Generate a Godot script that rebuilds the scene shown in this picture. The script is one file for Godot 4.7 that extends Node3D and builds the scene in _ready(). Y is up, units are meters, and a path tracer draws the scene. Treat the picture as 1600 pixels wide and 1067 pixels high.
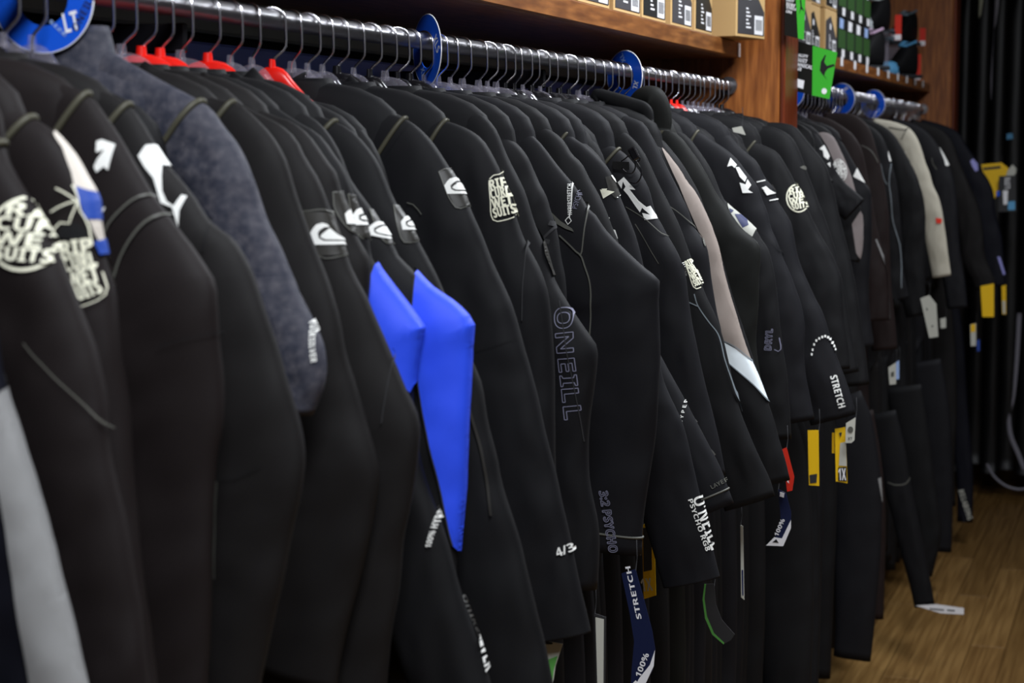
extends Node3D
# A surf-shop wetsuit rail: two bays of black wetsuits on hangers under wooden shelves, seen along the aisle.
# All lengths are metres. The rail runs along -z at x = 0; +x is the aisle.

const FAR_RAIL_LIFT := 0.021  # the far rail is hung a little higher
const RAIL_Y := 1.7408
var M := {}
var used := {}
var rng := RandomNumberGenerator.new()
var font_bold: SystemFont
var font_plain: SystemFont

func _ready() -> void:
	rng.seed = 20240
	# ---- camera
	var cam := Camera3D.new()
	cam.name = "camera"
	add_child(cam)
	cam.position = Vector3(0.92426, 1.6, 0)
	cam.rotation = Vector3(-0.100164, 0.323231, 0)
	var lens := CameraAttributesPhysical.new()
	lens.frustum_focal_length = 67.48
	lens.frustum_near = 0.05
	lens.frustum_far = 60.0
	lens.frustum_focus_distance = 2.75
	lens.exposure_aperture = 8.5
	cam.attributes = lens
	cam.current = true
	# ---- surroundings: a closed room, no sky
	var env := Environment.new()
	env.background_mode = Environment.BG_COLOR
	env.background_color = Color(0, 0, 0)
	env.tonemap_mode = Environment.TONE_MAPPER_LINEAR
	env.tonemap_exposure = 0.8
	env.sdfgi_enabled = true
	env.ssao_enabled = true
	env.ssil_enabled = true
	var we := WorldEnvironment.new()
	we.name = "environment"
	we.environment = env
	add_child(we)
	font_bold = SystemFont.new()
	font_bold.font_names = PackedStringArray(["Droid Sans"])
	font_bold.font_weight = 700
	font_plain = SystemFont.new()
	font_plain.font_names = PackedStringArray(["Droid Sans"])
	make_materials()
	# ---- ceiling panels over the aisle: the shop's fluorescent troffers
	for z in [-0.5, -3.2, -5.9]:
		troffer(Vector3(0.95, 2.72, z), 8.6 if z > -4.0 else 3.6)
	build_room()
	build_fixture()
	build_suits()
	build_fillers()
	build_shelf_goods()
	build_discs()
	build_tags()
	build_far_rack()

# ------------------------------------------------------------------ helpers
func mat(r: float, g: float, b: float, rough := 0.8, spec := 0.5) -> StandardMaterial3D:
	var m := StandardMaterial3D.new()
	m.albedo_color = Color8(int(r), int(g), int(b))
	m.roughness = rough
	m.metallic_specular = spec
	return m

func noise_tex(freq: float, size: int, seed_: int, normal := false, bump := 4.0, lo := Color(0.7, 0.7, 0.7), hi := Color(1, 1, 1)) -> NoiseTexture2D:
	var n := FastNoiseLite.new()
	n.seed = seed_
	n.frequency = freq
	n.fractal_octaves = 4
	var t := NoiseTexture2D.new()
	t.width = size
	t.height = size
	t.seamless = true
	t.noise = n
	if normal:
		t.as_normal_map = true
		t.bump_strength = bump
	else:
		var g := Gradient.new()
		g.set_color(0, lo)
		g.set_color(1, hi)
		t.color_ramp = g
	return t

func neoprene(r: float, g: float, b: float, tex: Texture2D, nrm: Texture2D) -> StandardMaterial3D:
	var m := mat(r, g, b, 0.66, 0.3)
	m.albedo_texture = tex
	m.normal_enabled = true
	m.normal_texture = nrm
	m.normal_scale = 0.28
	m.uv1_triplanar = true
	m.uv1_scale = Vector3(9, 9, 9)
	return m

func wood(r: float, g: float, b: float, seed_: int, sc: Vector3, rough := 0.45, lo := Color(0.62, 0.55, 0.5)) -> StandardMaterial3D:
	var m := mat(r, g, b, rough, 0.45)
	m.albedo_texture = noise_tex(0.012, 512, seed_, false, 1.0, lo, Color(1, 1, 1))
	m.uv1_triplanar = true
	m.uv1_scale = sc
	m.uv1_triplanar_sharpness = 8.0
	return m

func make_materials() -> void:
	var cloth := noise_tex(0.09, 512, 3, false, 1.0, Color(0.8, 0.8, 0.82), Color(1, 1, 1))
	var weave := noise_tex(0.35, 512, 5, true, 3.0)
	var N := {"black":[17,17,19],"coolblack":[18,18,21],"blueblack":[21,21,25],"navyblack":[16,17,27],"warm":[22,20,20],"brown":[25,19,19],"darkbrown":[34,24,23],"greenblack":[20,21,19],"heather":[84,86,92],"creamneo":[190,184,166]}
	for k in N:
		M[k] = neoprene(N[k][0], N[k][1], N[k][2], cloth, weave)
	var hm := noise_tex(0.018, 512, 9, false, 1.0, Color(0.42, 0.45, 0.55), Color(1, 0.95, 0.95))
	M["heather"].albedo_texture = hm
	var F := {"white":[226,226,222,0.5],"cream":[228,226,204,0.5],"creampanel":[192,184,174,0.6],"blue":[38,74,224,0.6],"royal":[34,66,150,0.6],"palegrey":[124,124,124,0.7],"silver":[214,222,226,0.35],"taupe":[132,121,114,0.75],"taupe2":[124,115,114,0.75],"sheen":[84,84,78,0.45],"greyseam":[110,118,124,0.5],"thread":[40,40,42,0.8],"outline":[112,112,132,0.6],"gloss":[34,32,28,0.5],"piping":[70,68,56,0.5],"navy":[26,34,76,0.6],"cardgrey":[158,158,150,0.6],"red":[206,44,26,0.5],"lilac":[150,150,214,0.5],"webbing":[24,24,24,0.9],"kraft":[198,164,112,0.8],"kraftdark":[150,118,76,0.85],"labelgrey":[62,60,64,0.6],"labelblack":[24,24,25,0.5],"paper":[232,232,236,0.7],"ink":[14,14,16,0.6],"rubber":[40,42,46,0.7],"packgreen":[44,78,34,0.6],"paleblue":[150,176,222,0.6],"lilacpink":[188,160,186,0.6],"sky":[92,160,206,0.6],"greyblue":[110,128,140,0.6],"signblack":[16,18,16,0.3],"signgreen":[58,168,48,0.3],"discblue":[22,84,206,0.3],"white_paint":[236,236,232,0.6],"subfloor":[70,52,34,0.9],"darkwall":[26,25,26,0.8],"paint":[128,128,128,0.85],"dimpaint":[84,84,86,0.85],"slatblue":[140,160,250,0.35],"slatgrey":[150,152,142,0.5],"tagyellow":[232,186,20,0.5],"taggrey":[186,186,176,0.6],"tagnavy":[22,30,62,0.4],"taggreen":[84,150,70,0.5],"tagdark":[44,44,46,0.6],"bagblack":[9,9,10,0.45],"bagnavy":[24,24,40,0.4],"paleolive":[176,178,156,0.6],"silverstrip":[128,126,136,0.4]}
	for k in F:
		M[k] = mat(F[k][0], F[k][1], F[k][2], F[k][3], 0.4)
	for k in ["blue", "taupe", "taupe2", "palegrey", "silver"]:
		M[k].normal_enabled = true
		M[k].normal_texture = weave
		M[k].normal_scale = 0.25
		M[k].uv1_triplanar = true
		M[k].uv1_scale = Vector3(9, 9, 9)
	M["gloss"].clearcoat_enabled = true
	M["gloss"].clearcoat = 0.08
	M["gloss"].clearcoat_roughness = 0.3
	M["chrome"] = mat(226, 224, 230, 0.2, 0.5)
	M["chrome"].metallic = 1.0
	M["rail"] = mat(156, 155, 158, 0.3, 0.5)
	M["rail"].metallic = 1.0
	M["redplastic"] = mat(222, 28, 18, 0.28, 0.5)
	M["blackplastic"] = mat(22, 21, 24, 0.2, 0.5)
	M["clearplastic"] = mat(170, 165, 180, 0.06, 0.7)
	M["clearplastic"].transparency = BaseMaterial3D.TRANSPARENCY_ALPHA
	M["clearplastic"].albedo_color.a = 0.16
	M["pillar"] = wood(172, 106, 50, 21, Vector3(9, 0.9, 9), 0.42)
	M["pillaredge"] = wood(128, 58, 28, 22, Vector3(12, 0.8, 12), 0.4)
	M["shelf"] = wood(150, 96, 48, 23, Vector3(9, 9, 1.2), 0.45)
	for i in 4:
		M["plank%d" % i] = wood([158, 144, 168, 134][i], [123, 110, 132, 102][i], [74, 64, 80, 58][i], 31 + i, Vector3(8, 8, 0.3), 0.4, Color(0.72, 0.68, 0.62))

func numbered(called: String) -> String:
	used[called] = used.get(called, -1) + 1
	return called if used[called] == 0 else "%s_%03d" % [called, used[called]]

func thing(called: String, label: String, category: String, at := Vector3.ZERO, group := "", kind := "") -> Node3D:
	var o := Node3D.new()
	o.name = numbered(called)
	add_child(o)
	o.position = at
	o.set_meta("label", label)
	o.set_meta("category", category)
	if group:
		o.set_meta("group", group)
	if kind:
		o.set_meta("kind", kind)
	return o

func part(called: String, mesh: Mesh, m: Material, parent: Node3D, at := Vector3.ZERO, rot := Vector3.ZERO) -> MeshInstance3D:
	var o := MeshInstance3D.new()
	o.name = called
	o.mesh = mesh
	o.material_override = m
	parent.add_child(o, true)
	o.position = at
	o.rotation = rot
	return o

func structure(called: String, mesh: Mesh, m: Material, at: Vector3, label: String, category: String) -> MeshInstance3D:
	var o := part(called, mesh, m, self, at)
	o.set_meta("kind", "structure")
	o.set_meta("label", label)
	o.set_meta("category", category)
	return o

func finish(st: SurfaceTool) -> ArrayMesh:
	st.index()
	st.generate_normals()
	return st.commit()

func start() -> SurfaceTool:
	var st := SurfaceTool.new()
	st.begin(Mesh.PRIMITIVE_TRIANGLES)
	return st

func quad(st: SurfaceTool, a: Vector3, b: Vector3, c_: Vector3, d: Vector3) -> void:
	for p in [a, b, c_, a, c_, d]:
		st.add_vertex(p)

# a box with chamfered edges, centred
func box(s: Vector3, ch := 0.002) -> ArrayMesh:
	var st := start()
	st.set_smooth_group(-1)
	var h := s / 2.0
	ch = minf(ch, minf(h.x, minf(h.y, h.z)) * 0.6)
	var i := h - Vector3(ch, ch, ch)
	var ax := [Vector3.RIGHT, Vector3.UP, Vector3.BACK]
	for k in 3:
		for sg in [-1.0, 1.0]:
			var n: Vector3 = ax[k] * sg
			var u: Vector3 = ax[(k + 1) % 3]
			var v: Vector3 = ax[(k + 2) % 3]
			var o := n * h[k]
			var a := o - u * i[(k + 1) % 3] - v * i[(k + 2) % 3]
			var b := o + u * i[(k + 1) % 3] - v * i[(k + 2) % 3]
			var c_ := o + u * i[(k + 1) % 3] + v * i[(k + 2) % 3]
			var d := o - u * i[(k + 1) % 3] + v * i[(k + 2) % 3]
			if sg > 0:
				quad(st, a, d, c_, b)
			else:
				quad(st, a, b, c_, d)
	# bevel strips
	for k in 3:
		var u: Vector3 = ax[k]
		var v: Vector3 = ax[(k + 1) % 3]
		var w: Vector3 = ax[(k + 2) % 3]
		for sv in [-1.0, 1.0]:
			for sw in [-1.0, 1.0]:
				var p1: Vector3 = v * sv * h[(k + 1) % 3] + w * sw * i[(k + 2) % 3]
				var p2: Vector3 = v * sv * i[(k + 1) % 3] + w * sw * h[(k + 2) % 3]
				var e := u * i[k]
				if sv * sw > 0:
					quad(st, p1 - e, p2 - e, p2 + e, p1 + e)
				else:
					quad(st, p1 - e, p1 + e, p2 + e, p2 - e)
	for sx in [-1.0, 1.0]:
		for sy in [-1.0, 1.0]:
			for sz in [-1.0, 1.0]:
				var a := Vector3(sx * h.x, sy * i.y, sz * i.z)
				var b := Vector3(sx * i.x, sy * h.y, sz * i.z)
				var c_ := Vector3(sx * i.x, sy * i.y, sz * h.z)
				var order := [a, b, c_] if sx * sy * sz < 0 else [a, c_, b]
				for p in order:
					st.add_vertex(p)
	return finish(st)

# round wire or pipe along points
func pipe(pts: PackedVector3Array, r: float, segs := 8) -> ArrayMesh:
	var st := start()
	st.set_smooth_group(0)
	var n := pts.size()
	var rings := []
	var side := Vector3.ZERO
	for i in n:
		var t := (pts[mini(i + 1, n - 1)] - pts[maxi(i - 1, 0)]).normalized()
		if i == 0:
			side = t.cross(Vector3.UP if absf(t.y) < 0.9 else Vector3.RIGHT).normalized()
		side = (side - t * side.dot(t)).normalized()
		var up := t.cross(side)
		var ring := PackedVector3Array()
		for j in segs:
			var f := TAU * j / segs
			ring.append(pts[i] + side * cos(f) * r + up * sin(f) * r)
		rings.append(ring)
	for i in n - 1:
		for j in segs:
			var k := (j + 1) % segs
			quad(st, rings[i][j], rings[i][k], rings[i + 1][k], rings[i + 1][j])
	for e in [0, n - 1]:
		for j in segs:
			st.add_vertex(pts[e])
			st.add_vertex(rings[e][j])
			st.add_vertex(rings[e][(j + 1) % segs])
	return finish(st)

func v2(a: Array) -> PackedVector2Array:
	var o := PackedVector2Array()
	for i in a.size() / 2:
		o.append(Vector2(a[2 * i], a[2 * i + 1]))
	return o

# smooth curve through points, sampled evenly
func smooth_line(p: PackedVector2Array, n: int) -> PackedVector2Array:
	var d := PackedVector2Array()
	for i in p.size() - 1:
		var a := p[maxi(i - 1, 0)]
		var b := p[i]
		var c_ := p[i + 1]
		var e := p[mini(i + 2, p.size() - 1)]
		var seg := b.distance_to(c_)
		var m1 := (c_ - a) / maxf(c_.distance_to(a), 1e-6) * seg
		var m2 := (e - b) / maxf(e.distance_to(b), 1e-6) * seg
		for k in 10:
			var t := k / 10.0
			var t2 := t * t
			var t3 := t2 * t
			d.append(b * (2 * t3 - 3 * t2 + 1) + m1 * (t3 - 2 * t2 + t) + c_ * (-2 * t3 + 3 * t2) + m2 * (t3 - t2))
	d.append(p[p.size() - 1])
	var total := 0.0
	for i in d.size() - 1:
		total += d[i].distance_to(d[i + 1])
	var o := PackedVector2Array()
	var at := 0
	var gone := 0.0
	for k in n:
		var want := total * k / (n - 1)
		while at < d.size() - 2 and gone + d[at].distance_to(d[at + 1]) < want:
			gone += d[at].distance_to(d[at + 1])
			at += 1
		var s := d[at].distance_to(d[at + 1])
		o.append(d[at].lerp(d[at + 1], clampf((want - gone) / maxf(s, 1e-6), 0, 1)))
	return o

func prof(table: Array, s: float) -> float:
	for i in table.size() - 1:
		if s <= table[i + 1][0]:
			var t: float = (s - table[i][0]) / (table[i + 1][0] - table[i][0])
			t = t * t * (3 - 2 * t)
			return lerpf(table[i][1], table[i + 1][1], t)
	return table[-1][1]

const SLEEVE_A := [[0.0, 0.026], [0.12, 0.040], [0.28, 0.047], [0.5, 0.046], [0.75, 0.043], [1.0, 0.038]]
const SLEEVE_B := [[0.0, 0.009], [0.12, 0.012], [0.3, 0.018], [0.5, 0.020], [1.0, 0.017]]
const LEG_A := [[0.0, 0.075], [0.35, 0.066], [0.6, 0.060], [1.0, 0.050]]
const LEG_B := [[0.0, 0.014], [0.4, 0.018], [1.0, 0.018]]

# the flattened tube whose outer outline is the given line: centres, outward normals, half width and half thickness
func tube_frame(edge: PackedVector2Array, w: float, n: int, ta: Array, tb: Array, nc := 0.004) -> Dictionary:
	var e := smooth_line(edge, n)
	var tan_ := PackedVector2Array()
	for i in n:
		tan_.append((e[mini(i + 1, n - 1)] - e[maxi(i - 1, 0)]).normalized())
	var reach := maxi(3, int(n * 0.2))
	var cs := PackedVector2Array()
	var ns := PackedVector2Array()
	var a := PackedFloat32Array()
	var b := PackedFloat32Array()
	for i in n:
		var t := Vector2.ZERO
		for k in range(-reach, reach + 1):
			t += tan_[clampi(i + k, 0, n - 1)] * (reach + 1.0 - absi(k))
		t = t.normalized()
		var nn := Vector2(-t.y, t.x)
		var s := float(i) / (n - 1)
		var aa := prof(ta, s) * w
		a.append(aa)
		b.append(prof(tb, s))
		ns.append(nn)
		cs.append(e[i] - nn * aa)
	return {"c": cs, "n": ns, "a": a, "b": b, "nc": nc, "count": n, "seed": edge[edge.size() - 1].x * 977.0}

var crease: FastNoiseLite
# soft folds across a sleeve: how far its face stands out at that place along (0..1) and across (-1..1)
func fold(f: Dictionary, along: float, across: float) -> float:
	if crease == null:
		crease = FastNoiseLite.new()
		crease.seed = 11
		crease.frequency = 1.0
		crease.fractal_octaves = 2
	if f.has("stiff"):
		return 0.0
	var at := smoothstep(0.12, 0.4, along)
	return at * 0.0028 * crease.get_noise_2d(along * 7.0 + f.seed, across * 0.8 + along * 2.0)

func round_pow(x: float, p: float) -> float:
	return signf(x) * pow(absf(x), p)

func tube_mesh(f: Dictionary, segs := 22, ribs := 0.0, open_end := true) -> ArrayMesh:
	var st := start()
	st.set_smooth_group(0)
	var rings := []
	var n: int = f.count
	for i in n:
		var ring := PackedVector3Array()
		var sw := 1.0
		if ribs > 0.0:
			var s := float(i) / (n - 1)
			if s > 0.2 and s < 0.2 + ribs:
				sw = 1.0 + (0.05 if i % 2 == 0 else 0.0)
		for j in segs:
			var an := TAU * j / segs
			var q: float = round_pow(cos(an), 0.86) * f.a[i]
			var h: float = round_pow(sin(an), 0.86) * f.b[i] * sw
			var p: Vector2 = f.c[i] + f.n[i] * q
			ring.append(Vector3(p.x, p.y, f.nc + h + fold(f, float(i) / (n - 1), q / f.a[i])))
		rings.append(ring)
	if open_end:
		# rolled hem and the inside of the cuff
		for k in [[n - 1, 0.90], [n - 3, 0.84], [n - 6, 0.8]]:
			var ring := PackedVector3Array()
			var i: int = k[0]
			for j in segs:
				var an := TAU * j / segs
				var p: Vector2 = f.c[i] + f.n[i] * round_pow(cos(an), 0.86) * f.a[i] * k[1]
				ring.append(Vector3(p.x, p.y, f.nc + round_pow(sin(an), 0.86) * f.b[i] * k[1]))
			rings.append(ring)
	for i in rings.size() - 1:
		for j in segs:
			var k := (j + 1) % segs
			quad(st, rings[i][j], rings[i + 1][j], rings[i + 1][k], rings[i][k])
	for e in [0, rings.size() - 1]:
		var mid := Vector3.ZERO
		for p in rings[e]:
			mid += p / segs
		for j in segs:
			st.add_vertex(mid)
			st.add_vertex(rings[e][j])
			st.add_vertex(rings[e][(j + 1) % segs])
	return finish(st)

# lay a point of the garment's plane onto the front of the tube; past the outline it wraps round to the back
func drape(f: Dictionary, p: Vector2, lift: float) -> Vector3:
	var best := 1e9
	var bi := 0
	var bt := 0.0
	var n: int = f.count
	var d0: float = (p - f.c[0]).dot(Vector2(f.n[0].y, -f.n[0].x))
	if d0 <= 0.0:
		best = 1e8
	for i in n - 1:
		var n1: Vector2 = f.n[i + 1]
		var d1: float = (p - f.c[i + 1]).dot(Vector2(n1.y, -n1.x))
		if d0 >= 0.0 and d1 <= 0.0:
			var t := d0 / maxf(d0 - d1, 1e-9)
			var d: float = f.c[i].lerp(f.c[i + 1], t).distance_squared_to(p)
			if d < best:
				best = d
				bi = i
				bt = t
		d0 = d1
	if best > 1e8:
		bi = n - 2
		bt = 1.0
	var c_: Vector2 = f.c[bi].lerp(f.c[bi + 1], bt)
	var nn: Vector2 = f.n[bi].lerp(f.n[bi + 1], bt).normalized()
	var a2: float = lerpf(f.a[bi], f.a[bi + 1], bt)
	var b2: float = lerpf(f.b[bi], f.b[bi + 1], bt) + lift
	var off := p - c_
	var q := off.dot(nn)
	var along := off - nn * q
	var t2 := q / a2
	var side := 1.0
	if absf(t2) > 1.0:
		side = -1.0
		t2 = signf(t2) * maxf(2.0 - absf(t2), 0.3)
	var cu := pow(absf(t2), 1.0 / 0.86)
	var h := pow(sqrt(maxf(1.0 - cu * cu, 0.0)), 0.86)
	var r := c_ + along + nn * (t2 * (a2 + lift))
	return Vector3(r.x, r.y, f.nc + side * h * b2 + fold(f, (bi + bt) / (n - 1), t2))

func lay_triangle(st: SurfaceTool, f: Dictionary, a: Vector2, b: Vector2, c_: Vector2, lift: float, depth: int) -> void:
	var ab := a.distance_to(b)
	var bc := b.distance_to(c_)
	var ca := c_.distance_to(a)
	var longest := maxf(ab, maxf(bc, ca))
	var flat_ := longest < 0.002
	if not flat_ and longest < 0.012:
		# flat enough to follow the curved sleeve without dipping into it
		var la := drape(f, a, lift)
		var lb := drape(f, b, lift)
		var lc := drape(f, c_, lift)
		flat_ = drape(f, (a + b) / 2, lift).distance_to((la + lb) / 2) < 0.0003 and drape(f, (b + c_) / 2, lift).distance_to((lb + lc) / 2) < 0.0003 and drape(f, (c_ + a) / 2, lift).distance_to((lc + la) / 2) < 0.0003
	if depth <= 0 or flat_:
		if (b - a).cross(c_ - a) > 0:
			var s := b
			b = c_
			c_ = s
		for p in [a, b, c_]:
			st.add_vertex(drape(f, p, lift))
		return
	if longest == ab:
		var m := (a + b) / 2
		lay_triangle(st, f, a, m, c_, lift, depth - 1)
		lay_triangle(st, f, m, b, c_, lift, depth - 1)
	elif longest == bc:
		var m := (b + c_) / 2
		lay_triangle(st, f, a, b, m, lift, depth - 1)
		lay_triangle(st, f, a, m, c_, lift, depth - 1)
	else:
		var m := (c_ + a) / 2
		lay_triangle(st, f, a, b, m, lift, depth - 1)
		lay_triangle(st, f, m, b, c_, lift, depth - 1)

func lay_polygon(st: SurfaceTool, f: Dictionary, p: PackedVector2Array, lift: float) -> void:
	var ix := Geometry2D.triangulate_polygon(p)
	for i in ix.size() / 3:
		lay_triangle(st, f, p[ix[3 * i]], p[ix[3 * i + 1]], p[ix[3 * i + 2]], lift, 13)

func lay_strip(st: SurfaceTool, f: Dictionary, p: PackedVector2Array, w: float, lift: float) -> void:
	var total := 0.0
	for i in p.size() - 1:
		total += p[i].distance_to(p[i + 1])
	var n := clampi(int(total / 0.005), 4, 60)
	var e := smooth_line(p, n)
	var l := PackedVector3Array()
	var r := PackedVector3Array()
	for i in n:
		var t := (e[mini(i + 1, n - 1)] - e[maxi(i - 1, 0)]).normalized()
		var nn := Vector2(-t.y, t.x) * w / 2
		l.append(drape(f, e[i] + nn, lift))
		r.append(drape(f, e[i] - nn, lift))
	for i in n - 1:
		quad(st, l[i], l[i + 1], r[i + 1], r[i])

var glyphs := {}
func glyph(s: String, bold: bool) -> Array:
	var key := s + str(bold)
	if not glyphs.has(key):
		var tm := TextMesh.new()
		tm.text = s
		tm.font = font_bold if bold else font_plain
		tm.font_size = 48
		tm.pixel_size = 0.01
		tm.depth = 0.01
		tm.curve_step = 2.0
		var arr := tm.get_mesh_arrays()
		var vs: PackedVector3Array = arr[Mesh.ARRAY_VERTEX]
		var nm: PackedVector3Array = arr[Mesh.ARRAY_NORMAL]
		var ix: PackedInt32Array = arr[Mesh.ARRAY_INDEX] if arr[Mesh.ARRAY_INDEX] != null else PackedInt32Array(range(vs.size()))
		var o := PackedVector2Array()
		var lo := Vector2(1e9, 1e9)
		var hi := -lo
		for i in ix.size() / 3:
			if nm[ix[3 * i]].z > 0.5:
				for k in 3:
					var v := vs[ix[3 * i + k]]
					var q := Vector2(v.x, v.y)
					o.append(q)
					lo = lo.min(q)
					hi = hi.max(q)
		glyphs[key] = [o, lo, hi]
	return glyphs[key]

# only the contour of the letters, as thin printed lines
func lay_outline(st: SurfaceTool, f: Dictionary, s: String, p0: Vector2, p1: Vector2, h: float, lift: float, w: float) -> void:
	var g := glyph(s, true)
	var lo: Vector2 = g[1]
	var hi: Vector2 = g[2]
	var d := p1 - p0
	var up := Vector2(-d.y, d.x).normalized() * h
	var o: PackedVector2Array = g[0]
	var count := {}
	for i in o.size() / 3:
		for k in 3:
			var a := o[3 * i + k].snapped(Vector2(0.0005, 0.0005))
			var b := o[3 * i + (k + 1) % 3].snapped(Vector2(0.0005, 0.0005))
			var key := [a, b] if a < b else [b, a]
			count[key] = count.get(key, 0) + 1
	for key in count:
		if count[key] == 1:
			var qa: Vector2 = (key[0] - lo) / (hi - lo)
			var qb: Vector2 = (key[1] - lo) / (hi - lo)
			var a := p0 + d * qa.x + up * qa.y
			var b := p0 + d * qb.x + up * qb.y
			var n := Vector2(-(b - a).y, (b - a).x).normalized() * w / 2
			lay_triangle(st, f, a + n, b + n, b - n, lift, 5)
			lay_triangle(st, f, a + n, b - n, a - n, lift, 5)

func lay_text(st: SurfaceTool, f: Dictionary, s: String, p0: Vector2, p1: Vector2, h: float, lift: float, bold := true) -> void:
	var g := glyph(s, bold)
	var lo: Vector2 = g[1]
	var hi: Vector2 = g[2]
	var d := p1 - p0
	var up := Vector2(-d.y, d.x).normalized() * h
	var o: PackedVector2Array = g[0]
	for i in o.size() / 3:
		var t := []
		for k in 3:
			var q := (o[3 * i + k] - lo) / (hi - lo)
			t.append(p0 + d * q.x + up * q.y)
		lay_triangle(st, f, t[0], t[1], t[2], lift, 4)

# lettering on a flat card: right and up are the card's axes
func flat_text(s: String, origin: Vector3, right: Vector3, up: Vector3, bold := true) -> ArrayMesh:
	var g := glyph(s, bold)
	var lo: Vector2 = g[1]
	var hi: Vector2 = g[2]
	var st := start()
	st.set_smooth_group(-1)
	for q0 in g[0]:
		var q: Vector2 = (q0 - lo) / (hi - lo)
		st.add_vertex(origin + right * q.x + up * q.y)
	return finish(st)

# a thin card: outline in its own plane (x right, y up), extruded along z
func card(p: PackedVector2Array, thick: float) -> ArrayMesh:
	var st := start()
	st.set_smooth_group(-1)
	var q := p
	if Geometry2D.is_polygon_clockwise(q):
		q.reverse()
	var ix := Geometry2D.triangulate_polygon(q)
	for i in ix.size() / 3:
		var a := q[ix[3 * i]]
		var b := q[ix[3 * i + 1]]
		var c_ := q[ix[3 * i + 2]]
		if (b - a).cross(c_ - a) > 0:
			var s := b
			b = c_
			c_ = s
		for v in [a, b, c_]:
			st.add_vertex(Vector3(v.x, v.y, thick / 2))
		for v in [a, c_, b]:
			st.add_vertex(Vector3(v.x, v.y, -thick / 2))
	for i in q.size():
		var a := q[i]
		var b := q[(i + 1) % q.size()]
		quad(st, Vector3(a.x, a.y, thick / 2), Vector3(b.x, b.y, thick / 2), Vector3(b.x, b.y, -thick / 2), Vector3(a.x, a.y, -thick / 2))
	return finish(st)

# ------------------------------------------------------------------ lights
func troffer(at: Vector3, energy: float) -> void:
	var t := thing("ceiling_light", "white fluorescent ceiling panel above the aisle, " + ("nearest the viewer" if at.z > -1.0 else "middle of three" if at.z > -4.0 else "farthest from the viewer"), "ceiling light", at, "fluorescent panels over the aisle")
	part("frame", box(Vector3(0.66, 0.05, 1.26), 0.004), M.white_paint, t, Vector3(0, 0.085, 0))
	var glow := mat(255, 252, 244, 0.6)
	glow.emission_enabled = true
	glow.emission = Color(0.955, 0.975, 1.0)
	glow.emission_energy_multiplier = 1.6
	part("diffuser", box(Vector3(0.6, 0.012, 1.2), 0.003), glow, t, Vector3(0, 0.055, 0))
	var l := AreaLight3D.new()
	l.name = "light"
	l.area_size = Vector2(0.6, 1.2)
	l.light_color = Color(0.955, 0.975, 1.0)
	l.light_energy = energy
	l.shadow_enabled = true
	l.area_range = 30.0
	l.area_attenuation = 2.0
	t.add_child(l)
	l.position = Vector3(0, 0.04, 0)
	l.rotation = Vector3(-PI / 2, 0, 0)

# ------------------------------------------------------------------ room
func build_room() -> void:
	var fl := structure("floor", box(Vector3(3.2, 0.1, 13.6), 0.002), M.subfloor, Vector3(1.2, -0.062, -4.2), "pale brown wooden plank floor of the shop aisle", "floor")
	var pl := []
	for k in 3:
		pl.append(box(Vector3(0.109, 0.012, [1.55, 1.2, 1.82][k]), 0.0012))
	var lens := [1.55, 1.2, 1.82]
	var r := 0
	var x := -0.32
	while x < 2.7:
		var z := 2.4 - rng.randf() * 1.2
		while z > -10.8:
			var k := rng.randi() % 3
			if z - lens[k] < 2.5:
				part("plank", pl[k], M["plank%d" % (rng.randi() % 4)], fl, Vector3(x - 1.2, 0.056, z - lens[k] / 2 + 4.2))
			z -= lens[k] + 0.0015
		x += 0.1105
		r += 1
	structure("wall_left", box(Vector3(0.1, 3.2, 13.6), 0.002), M.darkwall, Vector3(-0.39, 1.5, -4.2), "dark wall behind the clothes rail", "wall")
	structure("wall_right", box(Vector3(0.1, 3.2, 13.6), 0.002), M.dimpaint, Vector3(2.75, 1.5, -4.2), "painted wall across the aisle", "wall")
	structure("wall_back", box(Vector3(3.2, 3.2, 0.1), 0.002), M.darkwall, Vector3(1.2, 1.5, -10.95), "dark wall at the far end of the aisle", "wall")
	structure("wall_front", box(Vector3(3.2, 3.2, 0.1), 0.002), M.dimpaint, Vector3(1.2, 1.5, 2.55), "painted wall behind the viewer", "wall")
	structure("ceiling", box(Vector3(3.2, 0.1, 13.6), 0.002), M.paint, Vector3(1.2, 2.88, -4.2), "white ceiling above the aisle", "ceiling")

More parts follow.
